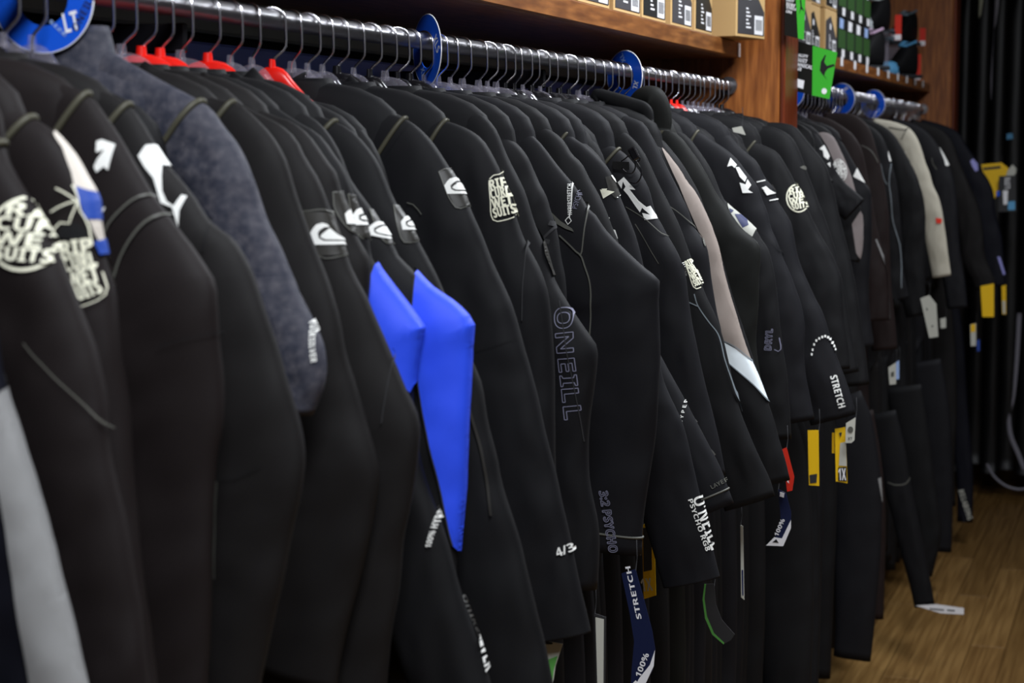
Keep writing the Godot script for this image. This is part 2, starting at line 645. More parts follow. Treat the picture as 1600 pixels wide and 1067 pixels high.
# ------------------------------------------------------------------ shelves, posts, rails
func build_fixture() -> void:
	for bay in [[-0.3, -4.3, "first"], [-4.47, -8.09, "second"]]:
		var z0: float = bay[0]
		var z1: float = bay[1]
		var mid := (z0 + z1) / 2
		var lenz := z0 - z1
		var near_: bool = bay[2] == "first"
		# slatted back panel
		var sl := thing("slatwall", "grey slatted wall panel behind the near clothes rail" if near_ else "grey slatted wall panel behind the far clothes rail", "wall panel", Vector3(-0.3, 0, mid))
		for k in 6:
			part("slat", box(Vector3(0.018, 0.073, lenz - 0.01), 0.004), M.slatblue if k < 4 else M.slatgrey, sl, Vector3(0, 1.742 - 0.0365 + (k - 3) * 0.085, 0))
		# clothes rail
		var ra := thing("clothes_rail", "chrome clothes rail under the near shelf" if near_ else "chrome clothes rail under the far shelf beyond the post", "clothes rail", Vector3(0, RAIL_Y if near_ else RAIL_Y + FAR_RAIL_LIFT, mid))
		part("tube", pipe(PackedVector3Array([Vector3(0, 0, lenz / 2), Vector3(0, 0, 0), Vector3(0, 0, -lenz / 2)]), 0.011, 24), M.rail, ra)
		for e in [-1.0, 1.0]:
			var fl := CylinderMesh.new()
			fl.top_radius = 0.02
			fl.bottom_radius = 0.02
			fl.height = 0.008
			part("end_flange", fl, M.rail, ra, Vector3(0, 0, e * (lenz / 2 - 0.004)), Vector3(PI / 2, 0, 0))
		for f in ([1.75, 2.95] if near_ else [5.6]):
			part("bracket", box(Vector3(0.28, 0.03, 0.008), 0.002), M.blackplastic, ra, Vector3(-0.148, -0.03, -f - mid))
		# shelf
		var sh := thing("wooden_shelf", "thick brown wooden shelf over the near clothes rail" if near_ else "brown wooden shelf over the far clothes rail", "shelf", Vector3(0, 1.82 if near_ else 1.848, mid))
		part("board", box(Vector3(0.314, 0.036, lenz - 0.006), 0.003), M.shelf, sh, Vector3(-0.135, 0, 0))
		part("front_edge", box(Vector3(0.006, 0.034, lenz - 0.008), 0.002), M.shelf, sh, Vector3(0.024, 0, 0))
	for k in 2:
		var z: float = [-4.385, -8.17][k]
		var po := thing("wooden_post", ["orange-brown wooden post between the two rails", "dark brown wooden post at the far end of the second rail"][k], "post", Vector3(0, 0, z))
		part("side_panel", box(Vector3(0.43, 2.82, 0.16), 0.004), M.pillar, po, Vector3(-0.1, 1.412, 0))
		part("front_board", box(Vector3(0.012, 2.82, 0.162), 0.003), M.pillaredge, po, Vector3(0.121, 1.412, 0))

# ------------------------------------------------------------------ hangers
var hook_mesh: ArrayMesh
var hanger_body: ArrayMesh
var hanger_neck: CylinderMesh
func make_hanger(z: float, kind: int, label: String, turn: float, wide := 1.0) -> void:
	if hook_mesh == null:
		var p := PackedVector3Array()
		for k in 15:
			var a := deg_to_rad(205.0 - k * 205.0 / 14)
			p.append(Vector3(cos(a) * 0.0150, sin(a) * 0.0150 - 0.0022, 0))
		for q in [[0.0152, -0.012], [0.0154, -0.022], [0.0150, -0.029], [0.0125, -0.0335], [0.004, -0.041], [0.0012, -0.0445], [0.0, -0.049], [0.0, -0.062]]:
			p.append(Vector3(q[0], q[1], 0))
		hook_mesh = pipe(p, 0.0016, 8)
		var e := smooth_line(PackedVector2Array([Vector2(-0.125, -0.122), Vector2(-0.10, -0.102), Vector2(-0.06, -0.082), Vector2(-0.036, -0.066), Vector2(-0.022, -0.055), Vector2(0, -0.051), Vector2(0.022, -0.055), Vector2(0.036, -0.066), Vector2(0.06, -0.082), Vector2(0.10, -0.102), Vector2(0.125, -0.122)]), 31)
		var f := tube_frame(e, 1.0, 31, [[0.0, 0.008], [0.35, 0.009], [0.5, 0.013], [0.65, 0.009], [1.0, 0.008]], [[0.0, 0.006], [0.35, 0.006], [0.5, 0.009], [0.65, 0.006], [1.0, 0.006]], 0.0)
		f["stiff"] = true
		hanger_body = tube_mesh(f, 12, 0.0, false)
		hanger_neck = CylinderMesh.new()
		hanger_neck.top_radius = 0.0045
		hanger_neck.bottom_radius = 0.006
		hanger_neck.height = 0.013
	var up := FAR_RAIL_LIFT if z < -4.4 else 0.0
	var t := thing("hanger", label, "hanger", Vector3(0, RAIL_Y + up, z), "hangers on the rails")
	var m: Material = [M.clearplastic, M.blackplastic, M.redplastic][kind]
	var h := part("hook", hook_mesh, M.chrome, t, Vector3.ZERO, Vector3(0, turn, 0))
	h.scale.y = 1.0 + up / 0.06
	var b := part("body", hanger_body, m, t, Vector3(0, -up, 0))
	b.scale.x = wide
	part("neck", hanger_neck, m, b, Vector3(0, -0.050, 0))

# ------------------------------------------------------------------ wetsuits
var body_meshes := []
var leg_meshes := []
var sleeve_meshes := []
var collar_meshes := []

func loft(table: Array, segs := 28, open_top := false) -> ArrayMesh:
	var st := start()
	st.set_smooth_group(0)
	var rings := []
	for r in table:
		var ring := PackedVector3Array()
		for j in segs:
			var an := TAU * j / segs
			ring.append(Vector3(round_pow(cos(an), 0.8) * r[1], r[0], round_pow(sin(an), 0.8) * r[2]))
		rings.append(ring)
	for i in rings.size() - 1:
		for j in segs:
			var k := (j + 1) % segs
			quad(st, rings[i][j], rings[i + 1][j], rings[i + 1][k], rings[i][k])
	if not open_top:
		for e in [0, rings.size() - 1]:
			for j in segs:
				st.add_vertex(Vector3(0, table[e][0], 0))
				st.add_vertex(rings[e][j])
				st.add_vertex(rings[e][(j + 1) % segs])
	return finish(st)

func prepare_suit_parts() -> void:
	for k in 3:
		var s: float = [0.96, 1.0, 1.04][k]
		var h: float = [0.97, 1.0, 1.03][k]
		body_meshes.append(loft([[-0.066, 0.04 * s, 0.010], [-0.074, 0.085 * s, 0.016], [-0.086, 0.113 * s, 0.020], [-0.100, 0.130 * s, 0.022], [-0.118, 0.138 * s, 0.023], [-0.15, 0.143 * s, 0.023], [-0.2 * h, 0.150 * s, 0.022], [-0.35 * h, 0.156 * s, 0.018], [-0.48 * h, 0.145 * s, 0.017], [-0.6 * h, 0.138 * s, 0.017], [-0.70 * h, 0.146 * s, 0.018], [-0.78 * h, 0.15 * s, 0.018], [-0.84 * h, 0.12 * s, 0.014]]))
		leg_meshes.append(tube_mesh(tube_frame(PackedVector2Array([Vector2(0.148 * s, -0.74 * h), Vector2(0.156 * s, -0.86 * h), Vector2(0.160 * s, -1.05 * h), Vector2(0.156 * s, -1.25 * h), Vector2(0.152 * s, -1.47 * h)]), 0.92, 30, LEG_A, LEG_B, 0.0), 18))
		sleeve_meshes.append(tube_mesh(tube_frame(PackedVector2Array([Vector2(0.03, -0.066), Vector2(0.075, -0.076), Vector2(0.115, -0.094), Vector2(0.142, -0.122), Vector2(0.160, -0.17), Vector2(0.174, -0.26), Vector2(0.186, -0.37), Vector2(0.194, -0.48 * h), Vector2(0.198, -0.6 * h)]), s, 36, SLEEVE_A, SLEEVE_B), 18))
	for top in [-0.063, -0.034]:
		collar_meshes.append(loft([[-0.090, 0.074, 0.022], [-0.079, 0.060, 0.020], [top - 0.006, 0.050, 0.018], [top, 0.048, 0.017], [top - 0.001, 0.045, 0.014], [-0.088, 0.045, 0.013]], 24, true))

func make_suit(d: Dictionary) -> void:
	var k: int = d.v
	var t := thing("wetsuit", d.label, "wetsuit", Vector3(0, RAIL_Y - d.get("low", 0.0), d.z), "wetsuits on the rails")
	t.scale.x = d.get("slim", 1.0)  # smaller sizes
	var m: Material = M[d.m]
	var bm: Material = M[d.get("bm", d.m)]
	part("body", body_meshes[k], bm, t)
	part("collar", collar_meshes[d.get("tall", 0)], m, t)
	part("sleeve", sleeve_meshes[k], m, t, Vector3.ZERO, Vector3(0, PI, 0))
	part("leg", leg_meshes[k], bm, t, Vector3.ZERO, Vector3(0, PI, 0))
	if d.has("leg"):
		var lf := tube_frame(v2(d.leg), d.get("legw", 1.0), 34, LEG_A, LEG_B, 0.006)
		var lg := part("leg", tube_mesh(lf, 30), m, t)
		lay_all(d.get("ld", []), lf, lg)
	else:
		part("leg", leg_meshes[k], bm, t)
	if not d.has("e"):
		part("sleeve", sleeve_meshes[k], m, t)
		return
	var ribs: float = d.get("rib", 0.0)
	var f := tube_frame(v2(d.e), d.w, 300 if ribs > 0 else 64, SLEEVE_A, SLEEVE_B)
	var sl := part("sleeve", tube_mesh(f, 46, ribs), m, t)
	if d.get("hem", 0):
		part("cuff_band", ring_round(f, f.count - 3, 0.0016), M.sheen, sl)
	if d.has("pipe"):
		var at := Vector2(d.pipe[0], d.pipe[1])
		var best := 0
		for i in f.count:
			if (f.c[i] + f.n[i] * f.a[i]).distance_to(at) < (f.c[best] + f.n[best] * f.a[best]).distance_to(at):
				best = i
		part("piping", ring_round(f, best, 0.0028), M.piping, sl)
	lay_all(d.get("d", []), f, sl)

# prints, panels and seams on a sleeve or leg, each a part of it
func lay_all(list: Array, f: Dictionary, parent: Node3D) -> void:
	var layer := 0
	for x in list:
		var mk: String = x[-2]
		var st := start()
		st.set_smooth_group(0)
		var lift := 0.0013 + 0.0006 * mini(layer, 4)
		layer += 1
		if x[0] == 0:
			lay_polygon(st, f, v2(x[1]), lift)
		elif x[0] == 1:
			lay_strip(st, f, v2(x[1]), x[2], lift + 0.0003)
		else:
			var p0 := Vector2(x[2][0], x[2][1])
			var p1 := Vector2(x[2][2], x[2][3])
			if mk == "outline" and x[3] > 0.007:
				lay_outline(st, f, x[1], p0, p1, x[3], lift, 0.0011)
			else:
				lay_text(st, f, x[1], p0, p1, x[3], lift, mk != "outline")
				if x[-1] == "logo":
					lay_outline(st, f, x[1], p0, p1, x[3], lift, x[3] * 0.04)
		part(x[-1], finish(st), M[mk], parent)

# a rolled cord right round a sleeve
func ring_round(f: Dictionary, i: int, r: float) -> ArrayMesh:
	var p := PackedVector3Array()
	for j in 41:
		var an := TAU * j / 40
		var q: Vector2 = f.c[i] + f.n[i] * round_pow(cos(an), 0.86) * (f.a[i] + r * 0.4)
		p.append(Vector3(q.x, q.y, f.nc + round_pow(sin(an), 0.86) * (f.b[i] + r * 0.4) + fold(f, float(i) / (f.count - 1), cos(an))))
	return pipe(p, r, 8)

func build_suits() -> void:
	prepare_suit_parts()
	for d in SUITS:
		make_suit(d)
		make_hanger(d.z, d.hk, d.hl, rng.randf_range(-0.35, 0.35))
	# key leash clipped at the shoulder of the arrow suit
	var le := thing("key_leash", "black webbing key leash with a small buckle, clipped at a wetsuit shoulder", "leash", Vector3(0, RAIL_Y, LEASH_Z))
	part("webbing", card(v2(LEASH_BAND), 0.002), M.webbing, le, Vector3(0, 0, 0.03))
	for p in LEASH_LOOPS:
		var q := PackedVector3Array()
		for a in smooth_line(v2(p), 24):
			q.append(Vector3(a.x, a.y, 0.031))
		part("cord", pipe(q, 0.0011, 6), M.blackplastic, le)
	part("buckle", box(Vector3(0.012, 0.02, 0.006), 0.002), M.blackplastic, le, Vector3(LEASH_BUCKLE[0], LEASH_BUCKLE[1], 0.032), Vector3(0, 0, 0.5))
	# neoprene hood hung between two suits
	var ho := thing("neoprene_hood", "black neoprene hood with a wide brim lying over the suit shoulders", "hood", Vector3(0, RAIL_Y, HOOD_Z))
	part("dome", tube_mesh(stiff(tube_frame(v2(HOOD_DOME), 1.0, 34, [[0.0, 0.030], [0.5, 0.034], [1.0, 0.030]], [[0.0, 0.010], [0.5, 0.016], [1.0, 0.010]], 0.0)), 20, 0.0, false), M.greenblack, ho)
	part("brim", tube_mesh(stiff(tube_frame(v2(HOOD_BRIM), 1.0, 30, [[0.0, 0.010], [0.5, 0.013], [1.0, 0.012]], [[0.0, 0.005], [0.5, 0.006], [1.0, 0.005]], 0.022)), 16, 0.0, false), M.black, ho)

func stiff(f: Dictionary) -> Dictionary:
	f["stiff"] = true
	return f

func build_fillers() -> void:
	for d in FILLERS:
		make_suit({"z": d[0], "m": d[1], "v": d[2], "label": d[3], "low": 0.02, "slim": 0.88})
		make_hanger(d[0], d[4], d[5], rng.randf_range(-0.45, 0.45), 0.66)

# ------------------------------------------------------------------ shelf goods
func carton(label: String, at: Vector3, size: Vector3, turn: float, dark: Material) -> void:
	var t := thing("carton", label, "carton", at, "tan cartons on the shelves")
	t.rotation.y = turn
	part("box", box(size, 0.0015), M.kraft, t, Vector3(0, size.y / 2, 0))
	part("lid_flap", box(Vector3(size.x * 0.9, 0.002, size.z * 0.94), 0.0005), M.kraftdark, t, Vector3(0, size.y + 0.0012, 0))
	# the house-shaped label on the front, seen from +x: its right is -z
	var w := size.z * 0.92
	var h := size.y
	var fx := size.x / 2
	var lab := PackedVector2Array([Vector2(-w / 2, h * 0.05), Vector2(w / 2, h * 0.05), Vector2(w / 2, h * 0.40), Vector2(-w * 0.05, h * 0.86), Vector2(-w / 2, h * 0.72)])
	var l := part("label", card(lab, 0.0008), dark, t, Vector3(fx + 0.0006, 0, 0), Vector3(0, PI / 2, 0))
	part("sticker", card(PackedVector2Array([Vector2(w * 0.12, h * 0.06), Vector2(w * 0.44, h * 0.06), Vector2(w * 0.44, h * 0.34), Vector2(w * 0.12, h * 0.34)]), 0.0006), M.paper, l, Vector3(0, 0, 0.0008))
	for b in 9:
		var x := w * (0.16 + 0.028 * b)
		part("bar_print", card(PackedVector2Array([Vector2(x, h * 0.12), Vector2(x + w * 0.012, h * 0.12), Vector2(x + w * 0.012, h * 0.28), Vector2(x, h * 0.28)]), 0.0002), M.ink, l, Vector3(0, 0, 0.0013))
	for b in 6:
		part("print_line", card(PackedVector2Array([Vector2(-w * 0.2, h * (0.14 + b * 0.055)), Vector2(-w * (0.02 + 0.05 * (b % 3)), h * (0.14 + b * 0.055)), Vector2(-w * (0.02 + 0.05 * (b % 3)), h * (0.165 + b * 0.055)), Vector2(-w * 0.2, h * (0.165 + b * 0.055))]), 0.0003), M.paper, l, Vector3(0, 0, 0.0008))
	part("print_mark", card(PackedVector2Array([Vector2(-w * 0.15, h * 0.56), Vector2(-w * 0.02, h * 0.56), Vector2(-w * 0.02, h * 0.66), Vector2(-w * 0.10, h * 0.70), Vector2(-w * 0.15, h * 0.64)]), 0.0003), M.paper, l, Vector3(0, 0, 0.0008))

func bootie(label: String, at: Vector3, turn: float, toe: Material, tilt := 0.0) -> void:
	var t := thing("bootie", label, "shoe", at, "neoprene booties on the far shelf")
	t.rotation = Vector3(0, turn, tilt)
	# profile along x: toe at -x
	var st := start()
	st.set_smooth_group(0)
	var tab := [[-0.10, 0.012, 0.020, 0.012], [-0.085, 0.030, 0.034, 0.016], [-0.05, 0.048, 0.038, 0.026], [-0.015, 0.066, 0.036, 0.036], [0.02, 0.105, 0.034, 0.055], [0.05, 0.125, 0.034, 0.066], [0.075, 0.125, 0.030, 0.066], [0.09, 0.10, 0.018, 0.055]]
	var rings := []
	for r in tab:
		var ring := PackedVector3Array()
		for j in 16:
			var an := TAU * j / 16
			ring.append(Vector3(r[0], 0.012 + r[1] * (0.5 + 0.5 * round_pow(sin(an), 0.7)), round_pow(cos(an), 0.8) * r[2]))
		rings.append(ring)
	for i in rings.size() - 1:
		for j in 16:
			var k := (j + 1) % 16
			quad(st, rings[i][j], rings[i + 1][j], rings[i + 1][k], rings[i][k])
	for e in [0, rings.size() - 1]:
		for j in 16:
			st.add_vertex((rings[e][0] + rings[e][8]) / 2)
			st.add_vertex(rings[e][j])
			st.add_vertex(rings[e][(j + 1) % 16])
	part("upper", finish(st), M.black, t)
	part("toe_cap", loft([[0.004, 0.040, 0.036], [0.03, 0.044, 0.039], [0.045, 0.036, 0.032], [0.052, 0.018, 0.018]], 18), toe, t, Vector3(-0.062, 0.008, 0))
	part("sole", box(Vector3(0.205, 0.014, 0.078), 0.006), M.rubber, t, Vector3(-0.005, 0.007, 0))
	part("opening_rim", pipe(PackedVector3Array([Vector3(0.02, 0.122, 0.02), Vector3(0.06, 0.138, 0.03), Vector3(0.085, 0.13, 0.0), Vector3(0.06, 0.138, -0.03), Vector3(0.02, 0.122, -0.02), Vector3(0.02, 0.122, 0.02)]), 0.005, 8), toe, t)

func build_shelf_goods() -> void:
	var z := [[-2.55, -2.78], [-2.80, -3.02], [-3.046, -3.237], [-3.262, -3.447], [-3.456, -3.637], [-3.678, -3.858], [-3.881, -4.043]]
	var how := ["tan carton on the near shelf, nearest the viewer and cut by the picture edge", "tan carton on the near shelf, second from the viewer", "tan carton with a dark grey label, third along the near shelf", "tan carton with a wide charcoal label, fourth along the near shelf", "tan carton with a black label and bright barcode, fifth along the near shelf", "tan carton with a charcoal house-shaped label, sixth along the near shelf", "tan carton with a black label, beside the tilted carton on the near shelf"]
	for i in z.size():
		var w: float = z[i][0] - z[i][1]
		carton(how[i], Vector3(-0.082, 1.8385, (z[i][0] + z[i][1]) / 2), Vector3(0.2, 0.135, w - 0.004), 0.0, M.labelblack if i in [4, 6] else M.labelgrey)
	carton("tilted tan carton overhanging the shelf end beside the wooden post", Vector3(-0.02, 1.8385, -4.18), Vector3(0.2, 0.145, 0.15), -0.22, M.labelgrey)
	var pt := thing("price_tag", "small white price tag stuck on the near shelf end", "price tag", Vector3(0.0285, 1.82, -4.275))
	part("tag", card(PackedVector2Array([Vector2(-0.012, -0.016), Vector2(0.012, -0.016), Vector2(0.012, 0.014), Vector2(-0.012, 0.014)]), 0.0006), M.paper, pt, Vector3.ZERO, Vector3(0, PI / 2, 0))
	var n := 0
	for row in 2:
		for i in 4:
			carton(["lower", "upper"][row] + " row tan carton on the far shelf, " + ["first", "second", "third", "fourth"][i] + " from the green signs", Vector3(-0.085 + 0.012 * (i % 2), 1.8665 + row * 0.128, -4.9 - i * 0.215), Vector3(0.2, 0.126, 0.2), 0.0, M.labelgrey if (i + row) % 2 else M.labelblack)
	for row in 2:
		for i in 4:
			var t := thing("boxed_pack", ["lower", "upper"][row] + " row black and green boxed pack, " + ["first", "second", "third", "fourth"][i] + " after the tan cartons", "box", Vector3(-0.08, 1.8665 + row * 0.1225, -5.79 - i * 0.17), "black and green packs on the far shelf")
			part("box", box(Vector3(0.2, 0.12, 0.155), 0.002), M.labelblack, t, Vector3(0, 0.06, 0))
			part("green_print", card(PackedVector2Array([Vector2(-0.07, 0.03), Vector2(0.07, 0.03), Vector2(0.07, 0.085), Vector2(-0.07, 0.085)]), 0.0006), M.packgreen, t, Vector3(0.1008, 0, 0), Vector3(0, PI / 2, 0))
			part("price_sticker", card(PackedVector2Array([Vector2(0.0, 0.005), Vector2(0.05, 0.005), Vector2(0.05, 0.028), Vector2(0.0, 0.028)]), 0.0006), M.paper, t, Vector3(0.1009, 0, 0), Vector3(0, PI / 2, 0))
			part("sticker", card(PackedVector2Array([Vector2(-0.05, 0.088), Vector2(0.02, 0.088), Vector2(0.025, 0.116), Vector2(-0.045, 0.118)]), 0.0006), M.paper if (i + row) % 3 else M.paleblue, t, Vector3(0.1009, 0, 0), Vector3(0, PI / 2, 0))
	bootie("black bootie with a lilac-pink toe on the far shelf", Vector3(-0.035, 1.8665, -6.62), 1.0, M.lilacpink)
	bootie("black bootie with a sky-blue toe at the end of the far shelf", Vector3(-0.02, 1.8665, -7.45), 1.0, M.sky)
	for i in 2:
		var st := thing("display_stand", ["clear shoe riser behind the pink-toed bootie", "clear shoe riser behind the blue-toed bootie"][i], "stand", Vector3(-0.12, 1.866, [-6.98, -7.8][i]))
		part("top_plate", box(Vector3(0.22, 0.006, 0.2), 0.002), M.clearplastic, st, Vector3(0.02, 0.137, 0))
		for s in [-1.0, 1.0]:
			part("leg", box(Vector3(0.2, 0.133, 0.005), 0.002), M.clearplastic, st, Vector3(0.01, 0.067, s * 0.09))
	bootie("black bootie with a grey sole band on the riser above the pink-toed bootie", Vector3(-0.06, 2.007, -6.98), 1.1, M.silver)
	bootie("black bootie with a grey-blue sole band on the riser by the dark post", Vector3(-0.06, 2.007, -7.8), 1.1, M.greyblue)
	var reds := [[-7.1, 1.99, 0.09, "orange-red vertical ticket between the two raised booties"], [-7.86, 2.0075, 0.07, "orange-red ticket high beside the dark post"], [-7.72, 1.868, 0.1, "orange-red ticket standing by the blue-toed bootie"]]
	for r in reds:
		var t := thing("price_ticket", r[3], "ticket", Vector3(0.018, r[1], r[0]), "orange-red tickets on the far shelf")
		part("ticket", card(PackedVector2Array([Vector2(-0.012, 0.0), Vector2(0.012, 0.0), Vector2(0.012, r[2]), Vector2(-0.012, r[2])]), 0.0008), M.red, t)
		part("white_foot", card(PackedVector2Array([Vector2(-0.011, 0.001), Vector2(0.011, 0.001), Vector2(0.011, 0.02), Vector2(-0.011, 0.02)]), 0.0006), M.paper, t, Vector3(0, 0, 0.0008))
	for i in 9:
		var t := thing("shelf_label", "small white price label on the far shelf edge, " + ["first", "second", "third", "fourth", "fifth", "sixth", "seventh", "eighth", "ninth"][i] + " from the green signs", "price label", Vector3(0.0278, 1.853, -5.75 - i * 0.26), "price labels on the far shelf edge")
		part("label", card(PackedVector2Array([Vector2(-0.02, -0.01), Vector2(0.02, -0.01), Vector2(0.02, 0.016), Vector2(-0.02, 0.016)]), 0.0006), M.paper, t, Vector3.ZERO, Vector3(0, PI / 2, 0))
	# the two green placards at the first post
	for s in SIGNS:
		var t := thing("placard", s.label, "sign", Vector3(0, 0, s.z), "green placards at the post")
		part("board", card(v2(s.all), 0.0015), M.signblack, t)
		part("green_field", card(v2(s.green), 0.0006), M.signgreen, t, Vector3(0, 0, 0.0012))
		for p in s.figure:
			part("figure_print", card(v2(p), 0.0004), M.ink, t, Vector3(0, 0, 0.0018))
		for x in s.text:
			var o := Vector3(x[1], x[2], 0.0016)
			var ri := Vector3(x[3] - x[1], x[4] - x[2], 0)
			var up: Vector3 = Vector3(-ri.y, ri.x, 0).normalized() * x[5]
			part("lettering", flat_text(x[0], o, ri, up), M.paper, t)
		for p in s.dots:
			part("emblem", card(v2(p), 0.0004), M.paper, t, Vector3(0, 0, 0.002))

# ------------------------------------------------------------------ size discs on the rails
func build_discs() -> void:
	for d in DISCS:
		var t := thing("size_disc", d.label, "size marker", Vector3(0, RAIL_Y - 0.011 + (FAR_RAIL_LIFT if d.z < -4.4 else 0.0), d.z), "blue size rings on the rails")
		t.rotation.y = d.turn
		var st := start()
		st.set_smooth_group(-1)
		var n := 64
		for i in n:
			var a := TAU * i / n
			var b := TAU * (i + 1) / n
			var p := func(f: float, r: float, zz: float) -> Vector3: return Vector3(cos(f) * r, sin(f) * r, zz)
			for zz in [0.0006, -0.0006]:
				if zz > 0:
					quad(st, p.call(a, 0.0235, zz), p.call(b, 0.0235, zz), p.call(b, 0.047, zz), p.call(a, 0.047, zz))
				else:
					quad(st, p.call(a, 0.047, zz), p.call(b, 0.047, zz), p.call(b, 0.0235, zz), p.call(a, 0.0235, zz))
			quad(st, p.call(a, 0.0235, -0.0006), p.call(b, 0.0235, -0.0006), p.call(b, 0.0235, 0.0006), p.call(a, 0.0235, 0.0006))
		part("ring", finish(st), M.discblue, t)
		var rim := PackedVector3Array()
		for i in 65:
			rim.append(Vector3(cos(TAU * i / 64), sin(TAU * i / 64), 0) * 0.047)
		part("white_rim", pipe(rim, 0.0008, 6), M.paper, t)
		for x in d.text:
			# angle round the ring, size, radius
			var a: float = deg_to_rad(x[1])
			var mid: Vector3 = Vector3(cos(a), sin(a), 0) * x[4]
			var tang := Vector3(cos(a + deg_to_rad(x[5])), sin(a + deg_to_rad(x[5])), 0)
			var up := Vector3(-tang.y, tang.x, 0)
			part("lettering", flat_text(x[0], mid - tang * x[2] / 2 - up * x[3] / 2 + Vector3(0, 0, 0.0010), tang * x[2], up * x[3]), M[x[6]], t)

# ------------------------------------------------------------------ hang tags
func build_tags() -> void:
	for d in TAGS:
		var t := thing("hang_tag", d.label, "tag", Vector3(d.o[0], d.o[1], d.z), "hang tags on the suits")
		part("card", card(v2(d.p), 0.001), M[d.m], t)
		var lift := 0.0009
		for x in d.d:
			lift += 0.0004
			if x[0] == 0:
				part(x[3], card(v2(x[1]), 0.0005), M[x[2]], t, Vector3(0, 0, lift))
			else:
				var ri := Vector3(x[2][2] - x[2][0], x[2][3] - x[2][1], 0)
				part("lettering", flat_text(x[1], Vector3(x[2][0], x[2][1], lift + 0.0003), ri, Vector3(-ri.y, ri.x, 0).normalized() * x[3]), M[x[4]], t)
		# loop of string or plastic barb up to the garment
		part("loop", pipe(PackedVector3Array([Vector3(0, -0.004, 0), Vector3(0.002, 0.015, 0.0), Vector3(0, 0.038, -0.004)]), 0.0006, 5), M.thread, t)

# ------------------------------------------------------------------ the dark rack at the far end
func build_far_rack() -> void:
	var r := thing("far_rail", "dark rail across the far end of the aisle", "clothes rail", Vector3(0.6, 2.42, -8.95))
	part("tube", pipe(PackedVector3Array([Vector3(-0.6, 0, 0), Vector3(0, 0, 0), Vector3(0.9, 0, 0)]), 0.014, 12), M.blackplastic, r)
	for e in [-0.58, 0.88]:
		part("drop_rod", pipe(PackedVector3Array([Vector3(e, 0, 0), Vector3(e, 0.3, 0), Vector3(e, 0.4, 0)]), 0.008, 8), M.blackplastic, r)
	for d in BAGS:
		var t := thing("long_bag", d.label, "bag", Vector3(d.x, 2.42, d.z), "long black bags on the far rail")
		t.rotation.y = d.turn
		var h: float = d.h
		var w: float = d.w
		part("sleeve_bag", tube_mesh(tube_frame(PackedVector2Array([Vector2(w * 0.3, -0.06), Vector2(w * 0.46, -0.12), Vector2(w * 0.5, -0.3), Vector2(w * 0.5, -h * 0.5), Vector2(w * 0.55, -h * 0.72), Vector2(w * 0.52, -h)]), 1.0, 40, [[0.0, w * 0.3], [0.1, w * 0.5], [1.0, w * 0.5]], [[0.0, 0.02], [0.2, 0.03], [0.8, 0.034], [1.0, 0.02]], 0.0), 20, 0.0, false), M[d.m], t)
		part("hook", pipe(PackedVector3Array([Vector3(0, 0.016, -0.02), Vector3(0, 0.022, 0), Vector3(0, 0.012, 0.02), Vector3(0, -0.03, 0.02), Vector3(0, -0.09, 0)]), 0.003, 6), M.chrome, t)
		for s in d.s:
			var q := PackedVector3Array()
			for a in smooth_line(v2(s[0]), 30):
				q.append(Vector3(a.x, a.y, 0.033 + s[3]))
			var o := part(s[4], pipe(q, s[1], 8), M[s[2]], t)
			o.scale = Vector3(1, 1, 0.5)
	for d in LOOSE:
		var t := thing(d.n, d.label, d.c, Vector3(d.o[0], d.o[1], d.z))
		part("card", card(v2(d.p), 0.002), M[d.m], t)
		for x in d.d:
			if x[0] == 0:
				part("print", card(v2(x[1]), 0.0006), M[x[2]], t, Vector3(0, 0, 0.0016))
			else:
				var ri := Vector3(x[2][2] - x[2][0], x[2][3] - x[2][1], 0)
				part("lettering", flat_text(x[1], Vector3(x[2][0], x[2][1], 0.002), ri, Vector3(-ri.y, ri.x, 0).normalized() * x[3]), M[x[4]], t)
		part("loop", pipe(PackedVector3Array([Vector3(0, -0.006, 0), Vector3(0.002, 0.01, 0), Vector3(0, 0.03, -0.01)]), 0.001, 5), M.thread, t)

